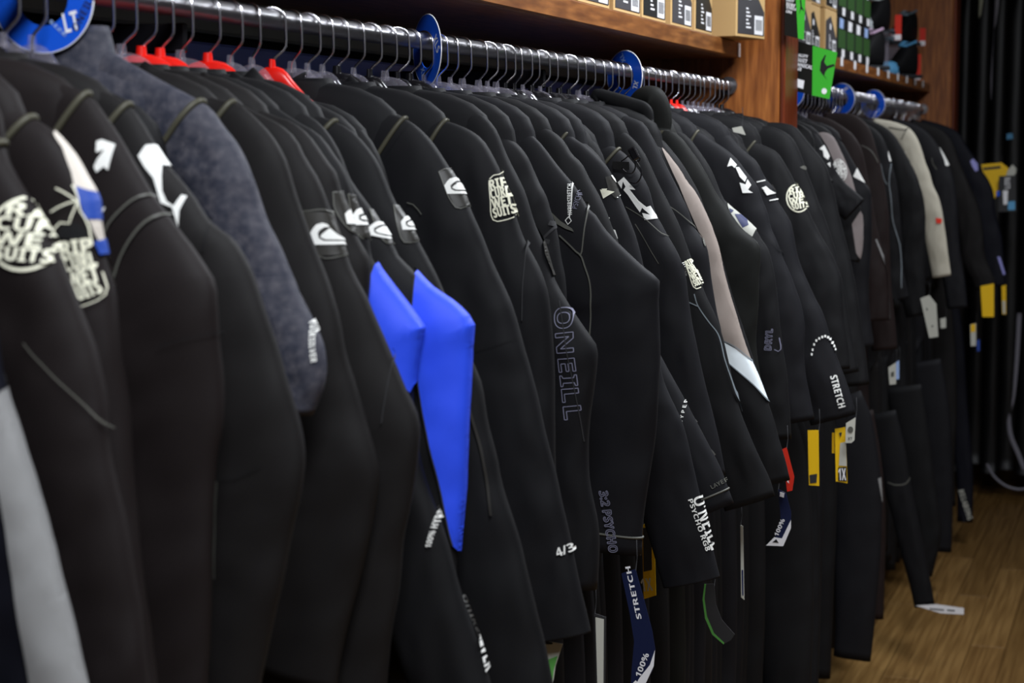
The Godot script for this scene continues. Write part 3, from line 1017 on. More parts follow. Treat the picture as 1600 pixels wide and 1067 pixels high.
# ------------------------------------------------------------------ measured tables (metres)
const SUITS := [
	{"label":"wetsuit with a wide pale grey side stripe, foremost on the rail","z":-1.1442,"m":"navyblack","v":1,"w":1,"e":[0.035,-0.066,0.075,-0.078,0.1498,-0.1137,0.1541,-0.1706,0.1633,-0.2498,0.1704,-0.3029,0.1872,-0.3544,0.2067,-0.4219,0.2287,-0.5092,0.2388,-0.5506],"d":[[0,[0.1767,-0.288,0.1802,-0.3064,0.195,-0.3522,0.2142,-0.419,0.236,-0.5054,0.246,-0.5463,0.2505,-0.5638,0.2061,-0.5685,0.1965,-0.5089,0.1844,-0.4345,0.1751,-0.3724,0.1664,-0.3238],"palegrey","stripe"]],"hk":0,"hl":"clear plastic hanger holding the wetsuit with a wide"},
	{"label":"brown-black wetsuit with a large round cream logo on the sleeve","z":-1.1954,"m":"brown","v":1,"w":1.2,"e":[0.035,-0.066,0.075,-0.078,0.1367,-0.1285,0.1431,-0.1444,0.1531,-0.1626,0.1682,-0.1852,0.1856,-0.2167,0.2007,-0.2537,0.208,-0.2717,0.2147,-0.2934,0.2202,-0.3207,0.2225,-0.3527,0.2281,-0.38,0.2355,-0.4151,0.2427,-0.4624,0.2471,-0.4947,0.2504,-0.5365],"pipe":[0.1482,-0.1331],"d":[[1,[0.1947,-0.2031,0.1931,-0.2087,0.1902,-0.2139,0.1862,-0.2185,0.1812,-0.2221,0.1755,-0.2248,0.1695,-0.2262,0.1633,-0.2263,0.1572,-0.2251,0.1518,-0.2227,0.147,-0.2192,0.1434,-0.2147,0.1409,-0.2095,0.1398,-0.2039,0.1401,-0.1981,0.1417,-0.1924,0.1447,-0.1872,0.1488,-0.1826,0.1539,-0.179,0.1596,-0.1764,0.1657,-0.1751,0.1719,-0.175,0.1778,-0.1763,0.1832,-0.1787,0.1878,-0.1822,0.1915,-0.1866,0.1939,-0.1918,0.195,-0.1973,0.1947,-0.2031],0.00228,"cream","logo"],[2,"RIP",[0.1509,-0.1881,0.1877,-0.1916],0.00912,"cream","logo"],[2,"CURL",[0.1446,-0.198,0.1905,-0.2022],0.00912,"cream","logo"],[2,"WET",[0.1427,-0.2083,0.189,-0.2124],0.00912,"cream","logo"],[2,"SUITS",[0.1449,-0.219,0.1833,-0.2223],0.00912,"cream","logo"],[0,[0.1746,-0.1753,0.1774,-0.1683,0.1828,-0.1689,0.1824,-0.1781],"cream","logo"],[1,[0.1679,-0.2778,0.1856,-0.2968,0.2008,-0.3118,0.2133,-0.3263,0.2232,-0.3395],0.00095,"sheen","seam"]],"hk":1,"hl":"black plastic hanger holding the brown-black wetsuit with a large"},
	{"label":"wetsuit with a cream shoulder panel and two blue bands","z":-1.2368,"m":"brown","v":0,"w":0.95,"e":[0.035,-0.066,0.075,-0.078,0.1304,-0.1155,0.1395,-0.1184,0.1491,-0.1235,0.158,-0.1292,0.171,-0.1431,0.1828,-0.1607,0.1914,-0.1755,0.1936,-0.1931,0.1959,-0.2094,0.1987,-0.2257,0.2031,-0.2405,0.2067,-0.2653,0.2102,-0.298,0.2137,-0.3309,0.2163,-0.3781,0.221,-0.4303,0.229,-0.5017,0.2349,-0.5496],"pipe":[0.1395,-0.1184],"d":[[0,[0.1478,-0.1158,0.1541,-0.1168,0.1655,-0.1283,0.1784,-0.1422,0.19,-0.1596,0.1986,-0.1743,0.2008,-0.1926,0.2035,-0.211,0.2057,-0.2249,0.2101,-0.2396,0.2172,-0.25,0.208,-0.2392,0.202,-0.2272,0.1971,-0.2144,0.1917,-0.196,0.1833,-0.1776,0.1764,-0.1583,0.1673,-0.1408,0.155,-0.126],"creampanel","panel"],[0,[0.1809,-0.1684,0.2001,-0.177,0.2079,-0.1792,0.2091,-0.193,0.2007,-0.1936,0.1882,-0.1919],"royal","band"],[0,[0.193,-0.2089,0.2037,-0.2014,0.2099,-0.2022,0.2118,-0.2132,0.2044,-0.2152,0.1959,-0.2181],"royal","band"],[1,[0.1676,-0.1703,0.1765,-0.1749,0.1832,-0.1804],0.00098,"cream","logo"],[1,[0.1655,-0.187,0.1736,-0.1823,0.1832,-0.1794],0.00098,"cream","logo"],[1,[0.1782,-0.1684,0.1818,-0.1744,0.1832,-0.1804,0.1798,-0.1887,0.1786,-0.1952,0.1706,-0.1953,0.1682,-0.2046],0.00098,"cream","logo"],[1,[0.1832,-0.1804,0.1851,-0.1882,0.1891,-0.1951,0.1919,-0.2112],0.00089,"cream","logo"],[0,[0.1727,-0.1976,0.1828,-0.1952,0.189,-0.2006,0.1888,-0.208,0.1709,-0.2055],"black","logo"],[1,[0.1693,-0.2098,0.175,-0.2315,0.1813,-0.254,0.1919,-0.2529,0.2008,-0.2457,0.1977,-0.2305],0.00067,"cream","logo"],[2,"RIP",[0.1733,-0.2188,0.1927,-0.2161],0.0102,"cream","logo"],[2,"CURL",[0.1762,-0.2299,0.195,-0.2257],0.0102,"cream","logo"],[2,"WET",[0.179,-0.241,0.1973,-0.2352],0.0102,"cream","logo"],[2,"SUITS",[0.1819,-0.2521,0.1995,-0.2448],0.0102,"cream","logo"]],"hk":0,"hl":"clear plastic hanger holding the wetsuit with a cream"},
	{"label":"brown-black wetsuit with a white arrow and two grey elbow seams","z":-1.3101,"m":"brown","v":2,"w":1.62,"e":[0.035,-0.066,0.075,-0.078,0.1012,-0.0846,0.1236,-0.0917,0.1447,-0.1007,0.1593,-0.1179,0.1701,-0.1325,0.1807,-0.1495,0.1967,-0.1738,0.2111,-0.1931,0.2377,-0.2253,0.2487,-0.2411,0.2511,-0.2605,0.2517,-0.2897,0.2539,-0.319,0.2534,-0.3485,0.2475,-0.3784,0.244,-0.4183,0.2419,-0.4784,0.2373,-0.5531,0.2354,-0.5955],"pipe":[0.1402,-0.1002],"d":[[1,[0.0677,-0.0514,0.0754,-0.0623,0.0854,-0.0712,0.0954,-0.0782],0.00614,"blue","trim"],[0,[0.1554,-0.1364,0.1593,-0.135,0.1692,-0.1388,0.166,-0.1582,0.1627,-0.1553,0.1571,-0.1597,0.1549,-0.1553,0.1573,-0.1495,0.1619,-0.1427,0.1558,-0.1447],"white","logo"],[1,[0.1642,-0.2088,0.1683,-0.199,0.1774,-0.1882,0.1886,-0.1789,0.2018,-0.1754],0.00142,"sheen","seam"],[1,[0.1723,-0.242,0.1776,-0.2247,0.1868,-0.2085,0.198,-0.1958,0.2112,-0.1898],0.0016,"sheen","seam"],[0,[0.1573,-0.1943,0.1619,-0.1874,0.1664,-0.1864,0.1629,-0.1923,0.1589,-0.1972],"white","logo"],[1,[0.2533,-0.3983,0.2505,-0.4355,0.2487,-0.4743],0.00212,"sheen","seam_tape"],[1,[0.2092,-0.2909,0.2283,-0.2844,0.2484,-0.2799,0.258,-0.2806],0.00076,"black","seam"]],"hk":0,"hl":"clear plastic hanger holding the brown-black wetsuit with a white"},  # the thin black line across the forearm paints the shade in a fold
	{"label":"brown-black wetsuit with a long white arrow running down the upper arm","z":-1.3694,"m":"warm","v":1,"w":1.45,"e":[0.035,-0.066,0.099,-0.0861,0.1222,-0.095,0.1439,-0.1058,0.159,-0.1246,0.1701,-0.1423,0.1812,-0.1574,0.2006,-0.1786,0.2155,-0.1986,0.2338,-0.211,0.2474,-0.2309,0.2554,-0.2499,0.2714,-0.2948,0.2873,-0.3448,0.2941,-0.3775,0.2921,-0.4057,0.2816,-0.4473,0.2744,-0.4839,0.2656,-0.5158,0.2536,-0.5675,0.2473,-0.6066],"pipe":[0.1393,-0.1042],"d":[[0,[0.1578,-0.1473,0.1626,-0.1388,0.1717,-0.1378,0.1772,-0.1438,0.1832,-0.1553,0.1759,-0.1543,0.1768,-0.1624,0.1789,-0.1749,0.1832,-0.1829,0.1888,-0.1864,0.1935,-0.1778,0.1974,-0.1788,0.1938,-0.1899,0.1941,-0.2025,0.1877,-0.1874,0.1787,-0.184,0.1711,-0.1649,0.1633,-0.1559],"white","logo"],[1,[0.2157,-0.1897,0.216,-0.2072,0.2162,-0.2222],0.00128,"black","seam"],[1,[0.2283,-0.4,0.2452,-0.3971,0.2637,-0.3879],0.00089,"black","seam"]],"hk":1,"hl":"black plastic hanger holding the brown-black wetsuit with a long"},
	{"label":"heathered denim-grey wetsuit with a tall collar","z":-1.499,"m":"heather","v":0,"w":0.78,"e":[0.0405,-0.0506,0.0655,-0.0631,0.0965,-0.079,0.1395,-0.1002,0.1504,-0.1079,0.1605,-0.1206,0.1754,-0.1397,0.1872,-0.1615,0.1959,-0.1887,0.2017,-0.2024,0.2135,-0.2252,0.2222,-0.2458,0.2321,-0.2675,0.2427,-0.2864,0.2526,-0.3053,0.2554,-0.3228,0.254,-0.341,0.2466,-0.359,0.2423,-0.3691],"tall":1,"pipe":[0.1406,-0.103],"d":[[1,[0.2291,-0.2395,0.2348,-0.2584,0.2393,-0.2773],0.00087,"white","seam"],[2,"QUIKSILVER",[0.2416,-0.2854,0.2465,-0.3218],0.00487,"white","lettering"]],"hk":0,"hl":"clear plastic hanger holding the heathered denim-grey wetsuit with a tall"},
	{"label":"plain brown-black wetsuit with olive shoulder piping, beside the heathered wetsuit","z":-1.565,"m":"warm","v":0,"w":1.35,"e":[0.0505,-0.0618,0.0859,-0.0794,0.1177,-0.0951,0.1461,-0.1027,0.1617,-0.1153,0.171,-0.1238,0.1802,-0.1351,0.1894,-0.151,0.1984,-0.1792,0.2116,-0.2159,0.2225,-0.2424,0.2315,-0.2638,0.2405,-0.2921,0.2464,-0.3232,0.2553,-0.3515,0.2625,-0.377,0.2703,-0.3995,0.2768,-0.4279,0.2717,-0.4628,0.2646,-0.498,0.2518,-0.5456,0.2401,-0.5912,0.234,-0.6295],"pipe":[0.1404,-0.1032],"hk":0,"hl":"clear plastic hanger holding the plain brown-black wetsuit with olive"},
	{"label":"wetsuit with a glossy logo patch and a stitched forearm seam","z":-1.6064,"m":"warm","v":0,"w":1.3,"e":[0.035,-0.066,0.0769,-0.0721,0.1093,-0.0917,0.1415,-0.1082,0.1651,-0.1193,0.1797,-0.1321,0.1896,-0.1506,0.1984,-0.1627,0.2064,-0.1783,0.215,-0.2014,0.2286,-0.236,0.2354,-0.2521,0.2477,-0.2733,0.2539,-0.2876,0.2674,-0.318,0.2858,-0.3581,0.2968,-0.3809,0.2992,-0.3983,0.2966,-0.4247,0.2902,-0.4633,0.2824,-0.4992,0.2784,-0.544,0.2705,-0.5894,0.2638,-0.6442],"d":[[0,[0.1927,-0.1978,0.2147,-0.1987,0.2344,-0.2335,0.2332,-0.2364,0.2074,-0.2374],"gloss","logo_patch"],[1,[0.1927,-0.1978,0.2147,-0.1987,0.2344,-0.2335,0.2332,-0.2364,0.2074,-0.2374,0.1927,-0.1978],0.00076,"sheen","patch_edge"],[0,[0.1994,-0.2181,0.2023,-0.2129,0.2046,-0.2099,0.2093,-0.2085,0.213,-0.2098,0.2149,-0.2123,0.2111,-0.2124,0.2074,-0.215,0.2061,-0.218,0.2073,-0.2222,0.2115,-0.2246,0.2254,-0.2252,0.2282,-0.2279,0.2035,-0.2278],"white","logo"],[0,[0.2149,-0.2134,0.2254,-0.2242,0.2124,-0.2235,0.2082,-0.2214,0.2089,-0.2192],"white","logo"],[1,[0.2729,-0.3196,0.2721,-0.3398,0.2707,-0.3631,0.2687,-0.3864],0.00081,"thread","stitching"]],"hk":0,"hl":"clear plastic hanger holding the wetsuit with a glossy"},
	{"label":"wetsuit with a logo patch half hidden behind its neighbour","z":-1.6442,"m":"warm","v":1,"w":1.15,"e":[0.069,-0.0688,0.1034,-0.0918,0.1414,-0.1105,0.1571,-0.1153,0.1751,-0.1278,0.1905,-0.1473,0.1975,-0.1567,0.2026,-0.1632,0.2069,-0.1791,0.2132,-0.1956,0.2207,-0.2162,0.2289,-0.2326,0.2346,-0.2414,0.2357,-0.2633,0.2328,-0.299,0.2376,-0.3406,0.2476,-0.3821,0.2562,-0.4298,0.2572,-0.478,0.249,-0.5393,0.2421,-0.6011],"d":[[0,[0.2025,-0.1818,0.2128,-0.1817,0.2277,-0.2173,0.2214,-0.2192,0.2056,-0.1982],"gloss","logo_patch"],[1,[0.2025,-0.1818,0.2128,-0.1817,0.2277,-0.2173,0.2214,-0.2192,0.2056,-0.1982,0.2025,-0.1818],0.00077,"sheen","patch_edge"],[0,[0.2126,-0.2018,0.2145,-0.1972,0.2161,-0.1946,0.2192,-0.1934,0.2217,-0.1945,0.2229,-0.1968,0.2204,-0.1968,0.2179,-0.1991,0.2171,-0.2018,0.2178,-0.2056,0.2206,-0.2077,0.2299,-0.2084,0.2318,-0.2108,0.2153,-0.2106],"white","logo"],[0,[0.2229,-0.1978,0.2299,-0.2074,0.2212,-0.2068,0.2185,-0.2048,0.2189,-0.2029],"white","logo"]],"hk":2,"hl":"red plastic hanger holding the wetsuit with a logo"},
	{"label":"wetsuit with a bright blue elbow panel and 100% lettering on the forearm","z":-1.6808,"m":"black","v":0,"w":1.05,"e":[0.035,-0.066,0.0718,-0.0711,0.1121,-0.094,0.1486,-0.116,0.1618,-0.1227,0.1736,-0.1317,0.184,-0.1456,0.1931,-0.157,0.2008,-0.1726,0.2085,-0.1967,0.2194,-0.2207,0.2218,-0.2417,0.2328,-0.2591,0.2424,-0.2715,0.2681,-0.3023,0.2726,-0.3088,0.2687,-0.3222,0.2633,-0.3618,0.2663,-0.4105,0.2739,-0.4468,0.2835,-0.4714,0.2873,-0.481,0.2995,-0.5146,0.3116,-0.558,0.3294,-0.6091,0.3409,-0.6452,0.3473,-0.6694],"d":[[0,[0.2013,-0.1844,0.2085,-0.1843,0.2251,-0.2183,0.2237,-0.2255,0.214,-0.2244,0.2057,-0.2053],"gloss","logo_patch"],[1,[0.2013,-0.1844,0.2085,-0.1843,0.2251,-0.2183,0.2237,-0.2255,0.214,-0.2244,0.2057,-0.2053,0.2013,-0.1844],0.00079,"sheen","patch_edge"],[0,[0.2057,-0.2046,0.2077,-0.2001,0.2094,-0.1974,0.2126,-0.1963,0.2152,-0.1974,0.2165,-0.1996,0.2139,-0.1996,0.2113,-0.2019,0.2104,-0.2045,0.2112,-0.2083,0.2141,-0.2103,0.2239,-0.211,0.2258,-0.2133,0.2086,-0.2132],"white","logo"],[0,[0.2165,-0.2006,0.2239,-0.2101,0.2148,-0.2094,0.2119,-0.2075,0.2123,-0.2056],"white","logo"],[0,[0.2262,-0.2458,0.2377,-0.257,0.2473,-0.2694,0.2729,-0.2999,0.2792,-0.3075,0.2747,-0.3209,0.2694,-0.3421,0.2609,-0.3696,0.2468,-0.349,0.2309,-0.3072,0.2227,-0.2784],"blue","panel"],[1,[0.2262,-0.247,0.2234,-0.2651,0.2226,-0.2802],0.00091,"thread","stitching"],[2,"100% HYPER",[0.2853,-0.515,0.2932,-0.4778],0.00517,"white","lettering"],[2,"QUIKSILVER",[0.3146,-0.5619,0.3343,-0.6333],0.00669,"white","lettering"]],"hk":2,"hl":"red plastic hanger holding the wetsuit with a bright"},
	{"label":"wetsuit with a long bright blue tapering sleeve panel","z":-1.7217,"m":"black","v":2,"w":1.1,"e":[0.0615,-0.0658,0.106,-0.093,0.1399,-0.1086,0.1567,-0.121,0.1733,-0.1457,0.1832,-0.1697,0.1964,-0.1869,0.2063,-0.1997,0.2228,-0.2254,0.2287,-0.2358,0.2339,-0.2455,0.2438,-0.254,0.2654,-0.2738,0.285,-0.2856,0.3025,-0.3005,0.3077,-0.3108,0.3051,-0.325,0.3044,-0.3496,0.3023,-0.396,0.2989,-0.4583,0.2948,-0.5073,0.292,-0.5402,0.2939,-0.5906,0.297,-0.6538],"d":[[0,[0.2047,-0.1994,0.2114,-0.1993,0.2283,-0.2285,0.2257,-0.2334,0.2178,-0.2262],"gloss","logo_patch"],[1,[0.2047,-0.1994,0.2114,-0.1993,0.2283,-0.2285,0.2257,-0.2334,0.2178,-0.2262,0.2047,-0.1994],0.00081,"sheen","patch_edge"],[0,[0.2068,-0.2169,0.2097,-0.2138,0.2119,-0.2121,0.2154,-0.2119,0.2177,-0.2133,0.2184,-0.2154,0.2159,-0.2148,0.2128,-0.2161,0.2114,-0.218,0.2114,-0.2211,0.2138,-0.2234,0.2232,-0.2262,0.2246,-0.2285,0.2077,-0.2244],"white","logo"],[0,[0.2182,-0.2162,0.2234,-0.2254,0.2146,-0.2229,0.2122,-0.2207,0.2131,-0.2193],"white","logo"],[0,[0.2486,-0.2532,0.2701,-0.2717,0.2895,-0.2834,0.3069,-0.2982,0.3133,-0.3083,0.3107,-0.3236,0.31,-0.3481,0.3079,-0.3941,0.3045,-0.456,0.3005,-0.5047,0.2945,-0.5313,0.2887,-0.5204,0.2784,-0.4574,0.2739,-0.4359,0.263,-0.3807,0.258,-0.3346,0.2542,-0.3039,0.2517,-0.2733],"blue","panel"],[1,[0.2486,-0.2532,0.2517,-0.2733,0.2542,-0.3039,0.258,-0.3346,0.263,-0.3807,0.2739,-0.4359,0.2784,-0.4574,0.2887,-0.521],0.00125,"thread","stitching"]],"hk":0,"hl":"clear plastic hanger holding the wetsuit with a long"},
	{"label":"wetsuit with a slim logo patch, olive shoulder piping and a pale inner forearm seam","z":-1.7801,"m":"black","v":0,"w":1.15,"e":[0.0536,-0.059,0.0852,-0.0882,0.1202,-0.1063,0.1411,-0.1134,0.1584,-0.1217,0.1735,-0.1351,0.1891,-0.1553,0.2006,-0.1806,0.2094,-0.1977,0.2209,-0.2121,0.2297,-0.2291,0.2398,-0.2467,0.2512,-0.2668,0.2579,-0.2831,0.2733,-0.3093,0.2866,-0.3483,0.2967,-0.3721,0.3046,-0.4132,0.3133,-0.4447,0.3173,-0.4669,0.334,-0.5159,0.3547,-0.5949,0.3694,-0.6565,0.3754,-0.6883],"pipe":[0.1369,-0.114],"d":[[0,[0.2068,-0.1973,0.2129,-0.196,0.2223,-0.2117,0.2337,-0.2298,0.2235,-0.2343,0.2181,-0.2313],"gloss","logo_patch"],[1,[0.2068,-0.1973,0.2129,-0.196,0.2223,-0.2117,0.2337,-0.2298,0.2235,-0.2343,0.2181,-0.2313,0.2068,-0.1973],0.00084,"sheen","patch_edge"],[0,[0.2155,-0.214,0.2171,-0.21,0.2185,-0.2077,0.2211,-0.2066,0.2233,-0.2076,0.2243,-0.2096,0.2222,-0.2096,0.22,-0.2116,0.2193,-0.2139,0.22,-0.2172,0.2224,-0.2191,0.2304,-0.2196,0.232,-0.2217,0.2178,-0.2216],"white","logo"],[0,[0.2243,-0.2104,0.2304,-0.2188,0.2229,-0.2183,0.2205,-0.2166,0.2209,-0.2149],"white","logo"],[1,[0.2862,-0.3901,0.2941,-0.4165,0.3008,-0.4403,0.3061,-0.4687,0.3114,-0.5004],0.00232,"gloss","seam"]],"hk":2,"hl":"red plastic hanger holding the wetsuit with a slim"},
	{"label":"wetsuit with a ribbed shoulder and a logo patch on the upper arm","z":-1.9819,"m":"coolblack","v":0,"w":1.12,"e":[0.02,-0.0553,0.0214,-0.0683,0.0446,-0.0827,0.0831,-0.0921,0.1174,-0.1015,0.1438,-0.1114,0.1663,-0.1303,0.1864,-0.1582,0.2049,-0.1881,0.2108,-0.1999,0.2256,-0.2311,0.2403,-0.2657,0.2565,-0.2989,0.2624,-0.3127,0.2734,-0.3488,0.2896,-0.4043,0.2992,-0.4447,0.3124,-0.4969,0.3279,-0.5625,0.3412,-0.6205,0.3523,-0.6667],"rib":0.36,"pipe":[0.1378,-0.1072],"d":[[0,[0.1804,-0.1671,0.1908,-0.1629,0.2159,-0.1974,0.2137,-0.203,0.2003,-0.2052],"gloss","logo_patch"],[1,[0.1804,-0.1671,0.1908,-0.1629,0.2159,-0.1974,0.2137,-0.203,0.2003,-0.2052,0.1804,-0.1671],0.00093,"sheen","patch_edge"],[0,[0.1871,-0.1819,0.1896,-0.1772,0.1917,-0.1745,0.1958,-0.1733,0.1991,-0.1744,0.2008,-0.1768,0.1975,-0.1768,0.1941,-0.1791,0.193,-0.1819,0.1941,-0.1857,0.1978,-0.1879,0.2103,-0.1886,0.2127,-0.191,0.1908,-0.1908],"white","logo"],[0,[0.2008,-0.1778,0.2103,-0.1876,0.1987,-0.1869,0.1949,-0.185,0.1955,-0.183],"white","logo"],[2,"4/3",[0.3171,-0.5828,0.3323,-0.5768],0.00933,"white","lettering"],[1,[0.1645,-0.2125,0.1556,-0.2021,0.1481,-0.1994],0.00108,"sheen","seam"]],"hk":0,"hl":"clear plastic hanger holding the wetsuit with a ribbed shoulder and a logo"},
	{"label":"wetsuit with a tall cream box logo and a soft stitched sleeve","z":-2.107,"m":"coolblack","v":2,"w":1,"e":[0.02,-0.0553,0.0543,-0.0796,0.0945,-0.0962,0.12,-0.1045,0.1422,-0.1098,0.158,-0.115,0.1753,-0.1239,0.187,-0.1349,0.1963,-0.1503,0.2026,-0.1613,0.2104,-0.1811,0.2189,-0.1987,0.222,-0.2119,0.2275,-0.2288,0.2329,-0.2427,0.2438,-0.2624,0.2554,-0.2836,0.2631,-0.3055,0.2671,-0.3372,0.2703,-0.383,0.2719,-0.441,0.2728,-0.497,0.2738,-0.5608,0.2723,-0.6214],"pipe":[0.1343,-0.1083],"d":[[1,[0.1961,-0.1797,0.1989,-0.2008,0.2023,-0.2227,0.2144,-0.223,0.2251,-0.2169,0.2202,-0.2],0.00114,"cream","logo"],[2,"RIP",[0.1985,-0.1883,0.2136,-0.1841],0.01074,"cream","logo"],[2,"CURL",[0.2001,-0.1992,0.2169,-0.1946],0.01074,"cream","logo"],[2,"WET",[0.2017,-0.21,0.2202,-0.2052],0.01074,"cream","logo"],[2,"SUITS",[0.2032,-0.2209,0.2235,-0.2157],0.01074,"cream","logo"],[1,[0.1958,-0.1773,0.1997,-0.1729,0.2059,-0.1714,0.2075,-0.1627,0.2168,-0.1831,0.2245,-0.2035,0.2268,-0.2181],0.00099,"cream","logo"],[1,[0.2368,-0.2451,0.2376,-0.2854,0.2384,-0.337],0.00122,"thread","stitching"]],"hk":1,"hl":"black plastic hanger holding the wetsuit with a tall"},
	{"label":"wetsuit with large outlined lettering down a folded forearm","z":-2.2566,"m":"coolblack","v":2,"w":0.85,"e":[0.02,-0.0712,0.0355,-0.0819,0.0866,-0.087,0.1203,-0.0928,0.1371,-0.1039,0.1496,-0.1188,0.1562,-0.1345,0.1646,-0.1533,0.1762,-0.1745,0.1861,-0.194,0.1928,-0.2144,0.2003,-0.2371,0.211,-0.2606,0.2235,-0.2989,0.24,-0.3261,0.2491,-0.3401,0.2672,-0.3656,0.2787,-0.3826,0.2795,-0.3983,0.2772,-0.4244,0.2717,-0.4683,0.2694,-0.5082,0.2712,-0.548,0.2821,-0.6067,0.2832,-0.6549,0.2809,-0.6849],"d":[[2,"ONEILL",[0.2289,-0.3357,0.2441,-0.4719],0.02045,"outline","lettering"],[1,[0.2338,-0.3262,0.2388,-0.3496,0.2488,-0.3965,0.2588,-0.4514,0.2655,-0.4987],0.00123,"thread","stitching"],[0,[0.2033,-0.2343,0.2099,-0.2451,0.2206,-0.2747,0.2272,-0.2965,0.2223,-0.2966,0.2124,-0.2702],"gloss","tape"]],"hk":0,"hl":"clear plastic hanger holding the wetsuit with large outlined"},
	{"label":"wetsuit with faint dark letters, tucked beside the folded-forearm suit","z":-2.3412,"m":"coolblack","v":2,"w":0.95,"e":[0.02,-0.0731,0.0551,-0.0965,0.0944,-0.1122,0.1222,-0.1204,0.1377,-0.1278,0.1506,-0.1375,0.1618,-0.1513,0.1695,-0.1683,0.1772,-0.1837,0.1867,-0.1999,0.1918,-0.2161,0.1987,-0.2364,0.2038,-0.2607,0.2073,-0.2818,0.2116,-0.3013,0.2143,-0.3339,0.2111,-0.4079,0.2147,-0.4738],"d":[[2,"N",[0.194,-0.2619,0.2024,-0.2342],0.00849,"thread","lettering"]],"hk":1,"hl":"black plastic hanger holding the wetsuit with faint dark"},
	{"label":"bluish black wetsuit with a sharp elbow fold and fine white print on the upper arm","z":-2.4429,"m":"blueblack","v":1,"w":1.5,"e":[0.02,-0.0719,0.0172,-0.0894,0.0773,-0.1051,0.1008,-0.1069,0.1169,-0.112,0.133,-0.1213,0.1473,-0.134,0.1598,-0.1492,0.1705,-0.1627,0.1864,-0.1803,0.197,-0.1929,0.2139,-0.2197,0.2227,-0.2263,0.2368,-0.2464,0.2622,-0.2712,0.2849,-0.2918,0.2996,-0.3033,0.31,-0.3115,0.3094,-0.335,0.3105,-0.3644,0.3125,-0.4048,0.3119,-0.4361,0.3089,-0.4998,0.2999,-0.5703,0.2916,-0.6283,0.2893,-0.6794],"hem":1,"d":[[2,"HYPERSTRETCH",[0.1946,-0.2279,0.1918,-0.1877],0.00532,"white","lettering"],[1,[0.1918,-0.1826,0.1928,-0.2145,0.1911,-0.233],0.00142,"white","logo"],[2,"PSYCHO",[0.1999,-0.2212,0.205,-0.1976],0.0062,"outline","lettering"],[0,[0.1672,-0.2249,0.1797,-0.2365,0.1955,-0.2464,0.1982,-0.2506,0.1867,-0.2466,0.1744,-0.24],"sheen","logo"],[1,[0.1902,-0.2314,0.1938,-0.2364,0.1911,-0.2415,0.1867,-0.239,0.1867,-0.2339,0.1902,-0.2314],0.00106,"white","logo"],[1,[0.2112,-0.2076,0.213,-0.2269,0.2114,-0.2479,0.2097,-0.2774,0.208,-0.2816],0.00177,"sheen","seam"],[1,[0.1788,-0.2551,0.1921,-0.2667,0.2027,-0.2767,0.2089,-0.2816,0.2142,-0.2942,0.2221,-0.3151,0.2249,-0.3404,0.2242,-0.3827,0.2234,-0.4125],0.00195,"sheen","seam"],[2,"3:2 PSYCHO",[0.2357,-0.5925,0.2485,-0.6746],0.01152,"outline","lettering"]],"hk":0,"hl":"clear plastic hanger holding the bluish black wetsuit with a sharp"},
	{"label":"plain black wetsuit showing a narrow sleeve behind the elbow fold","z":-2.5408,"m":"black","v":0,"w":0.95,"e":[0.02,-0.0766,0.0282,-0.093,0.0873,-0.1021,0.1151,-0.1083,0.1345,-0.118,0.1484,-0.1294,0.1603,-0.1478,0.1741,-0.1608,0.1851,-0.1809,0.1952,-0.1974,0.2035,-0.2122,0.2136,-0.2348,0.22,-0.2513,0.2274,-0.2696,0.2322,-0.3133,0.2371,-0.3747,0.2467,-0.4539,0.2563,-0.5333],"hk":0,"hl":"clear plastic hanger holding the plain black wetsuit showing"},
	{"label":"wetsuit with a ribbed shoulder and a small white-rimmed logo patch","z":-2.608,"m":"blueblack","v":2,"w":1.1,"e":[0.02,-0.0753,0.0526,-0.0866,0.1003,-0.1048,0.1334,-0.1184,0.1475,-0.1282,0.1616,-0.1372,0.1794,-0.1524,0.1907,-0.164,0.1991,-0.1773,0.2085,-0.2014,0.2151,-0.2165,0.2245,-0.237,0.2348,-0.2637,0.2443,-0.2993,0.2529,-0.344,0.2626,-0.4067,0.2712,-0.4443,0.2779,-0.4693,0.2948,-0.5048,0.3032,-0.5225,0.3127,-0.5556,0.3241,-0.6031,0.3365,-0.6505,0.348,-0.6962,0.3594,-0.7393],"rib":0.26,"pipe":[0.1353,-0.1202],"d":[[0,[0.1923,-0.1808,0.2006,-0.1789,0.2118,-0.2038,0.2072,-0.2109,0.1979,-0.2012],"gloss","logo_patch"],[1,[0.1988,-0.179,0.2044,-0.1887,0.2118,-0.2038,0.2082,-0.21],0.00114,"white","patch_edge"],[0,[0.1859,-0.1986,0.1942,-0.1994,0.2044,-0.202,0.1906,-0.2111],"cream","logo"],[0,[0.1877,-0.1977,0.1951,-0.1977,0.1915,-0.2048],"cream","logo"],[1,[0.2,-0.2377,0.1954,-0.2387,0.1945,-0.2458,0.201,-0.2601],0.00142,"white","logo"],[0,[0.2056,-0.2537,0.2084,-0.2546,0.2122,-0.2662,0.2085,-0.2662],"white","logo"],[2,"O'NEILL",[0.3198,-0.6276,0.3461,-0.7012],0.01326,"white","lettering"],[2,"PSYCHO RG8",[0.3144,-0.6297,0.3398,-0.7017],0.00568,"white","lettering"]],"hk":0,"hl":"clear plastic hanger holding the wetsuit with a ribbed shoulder and a small"},
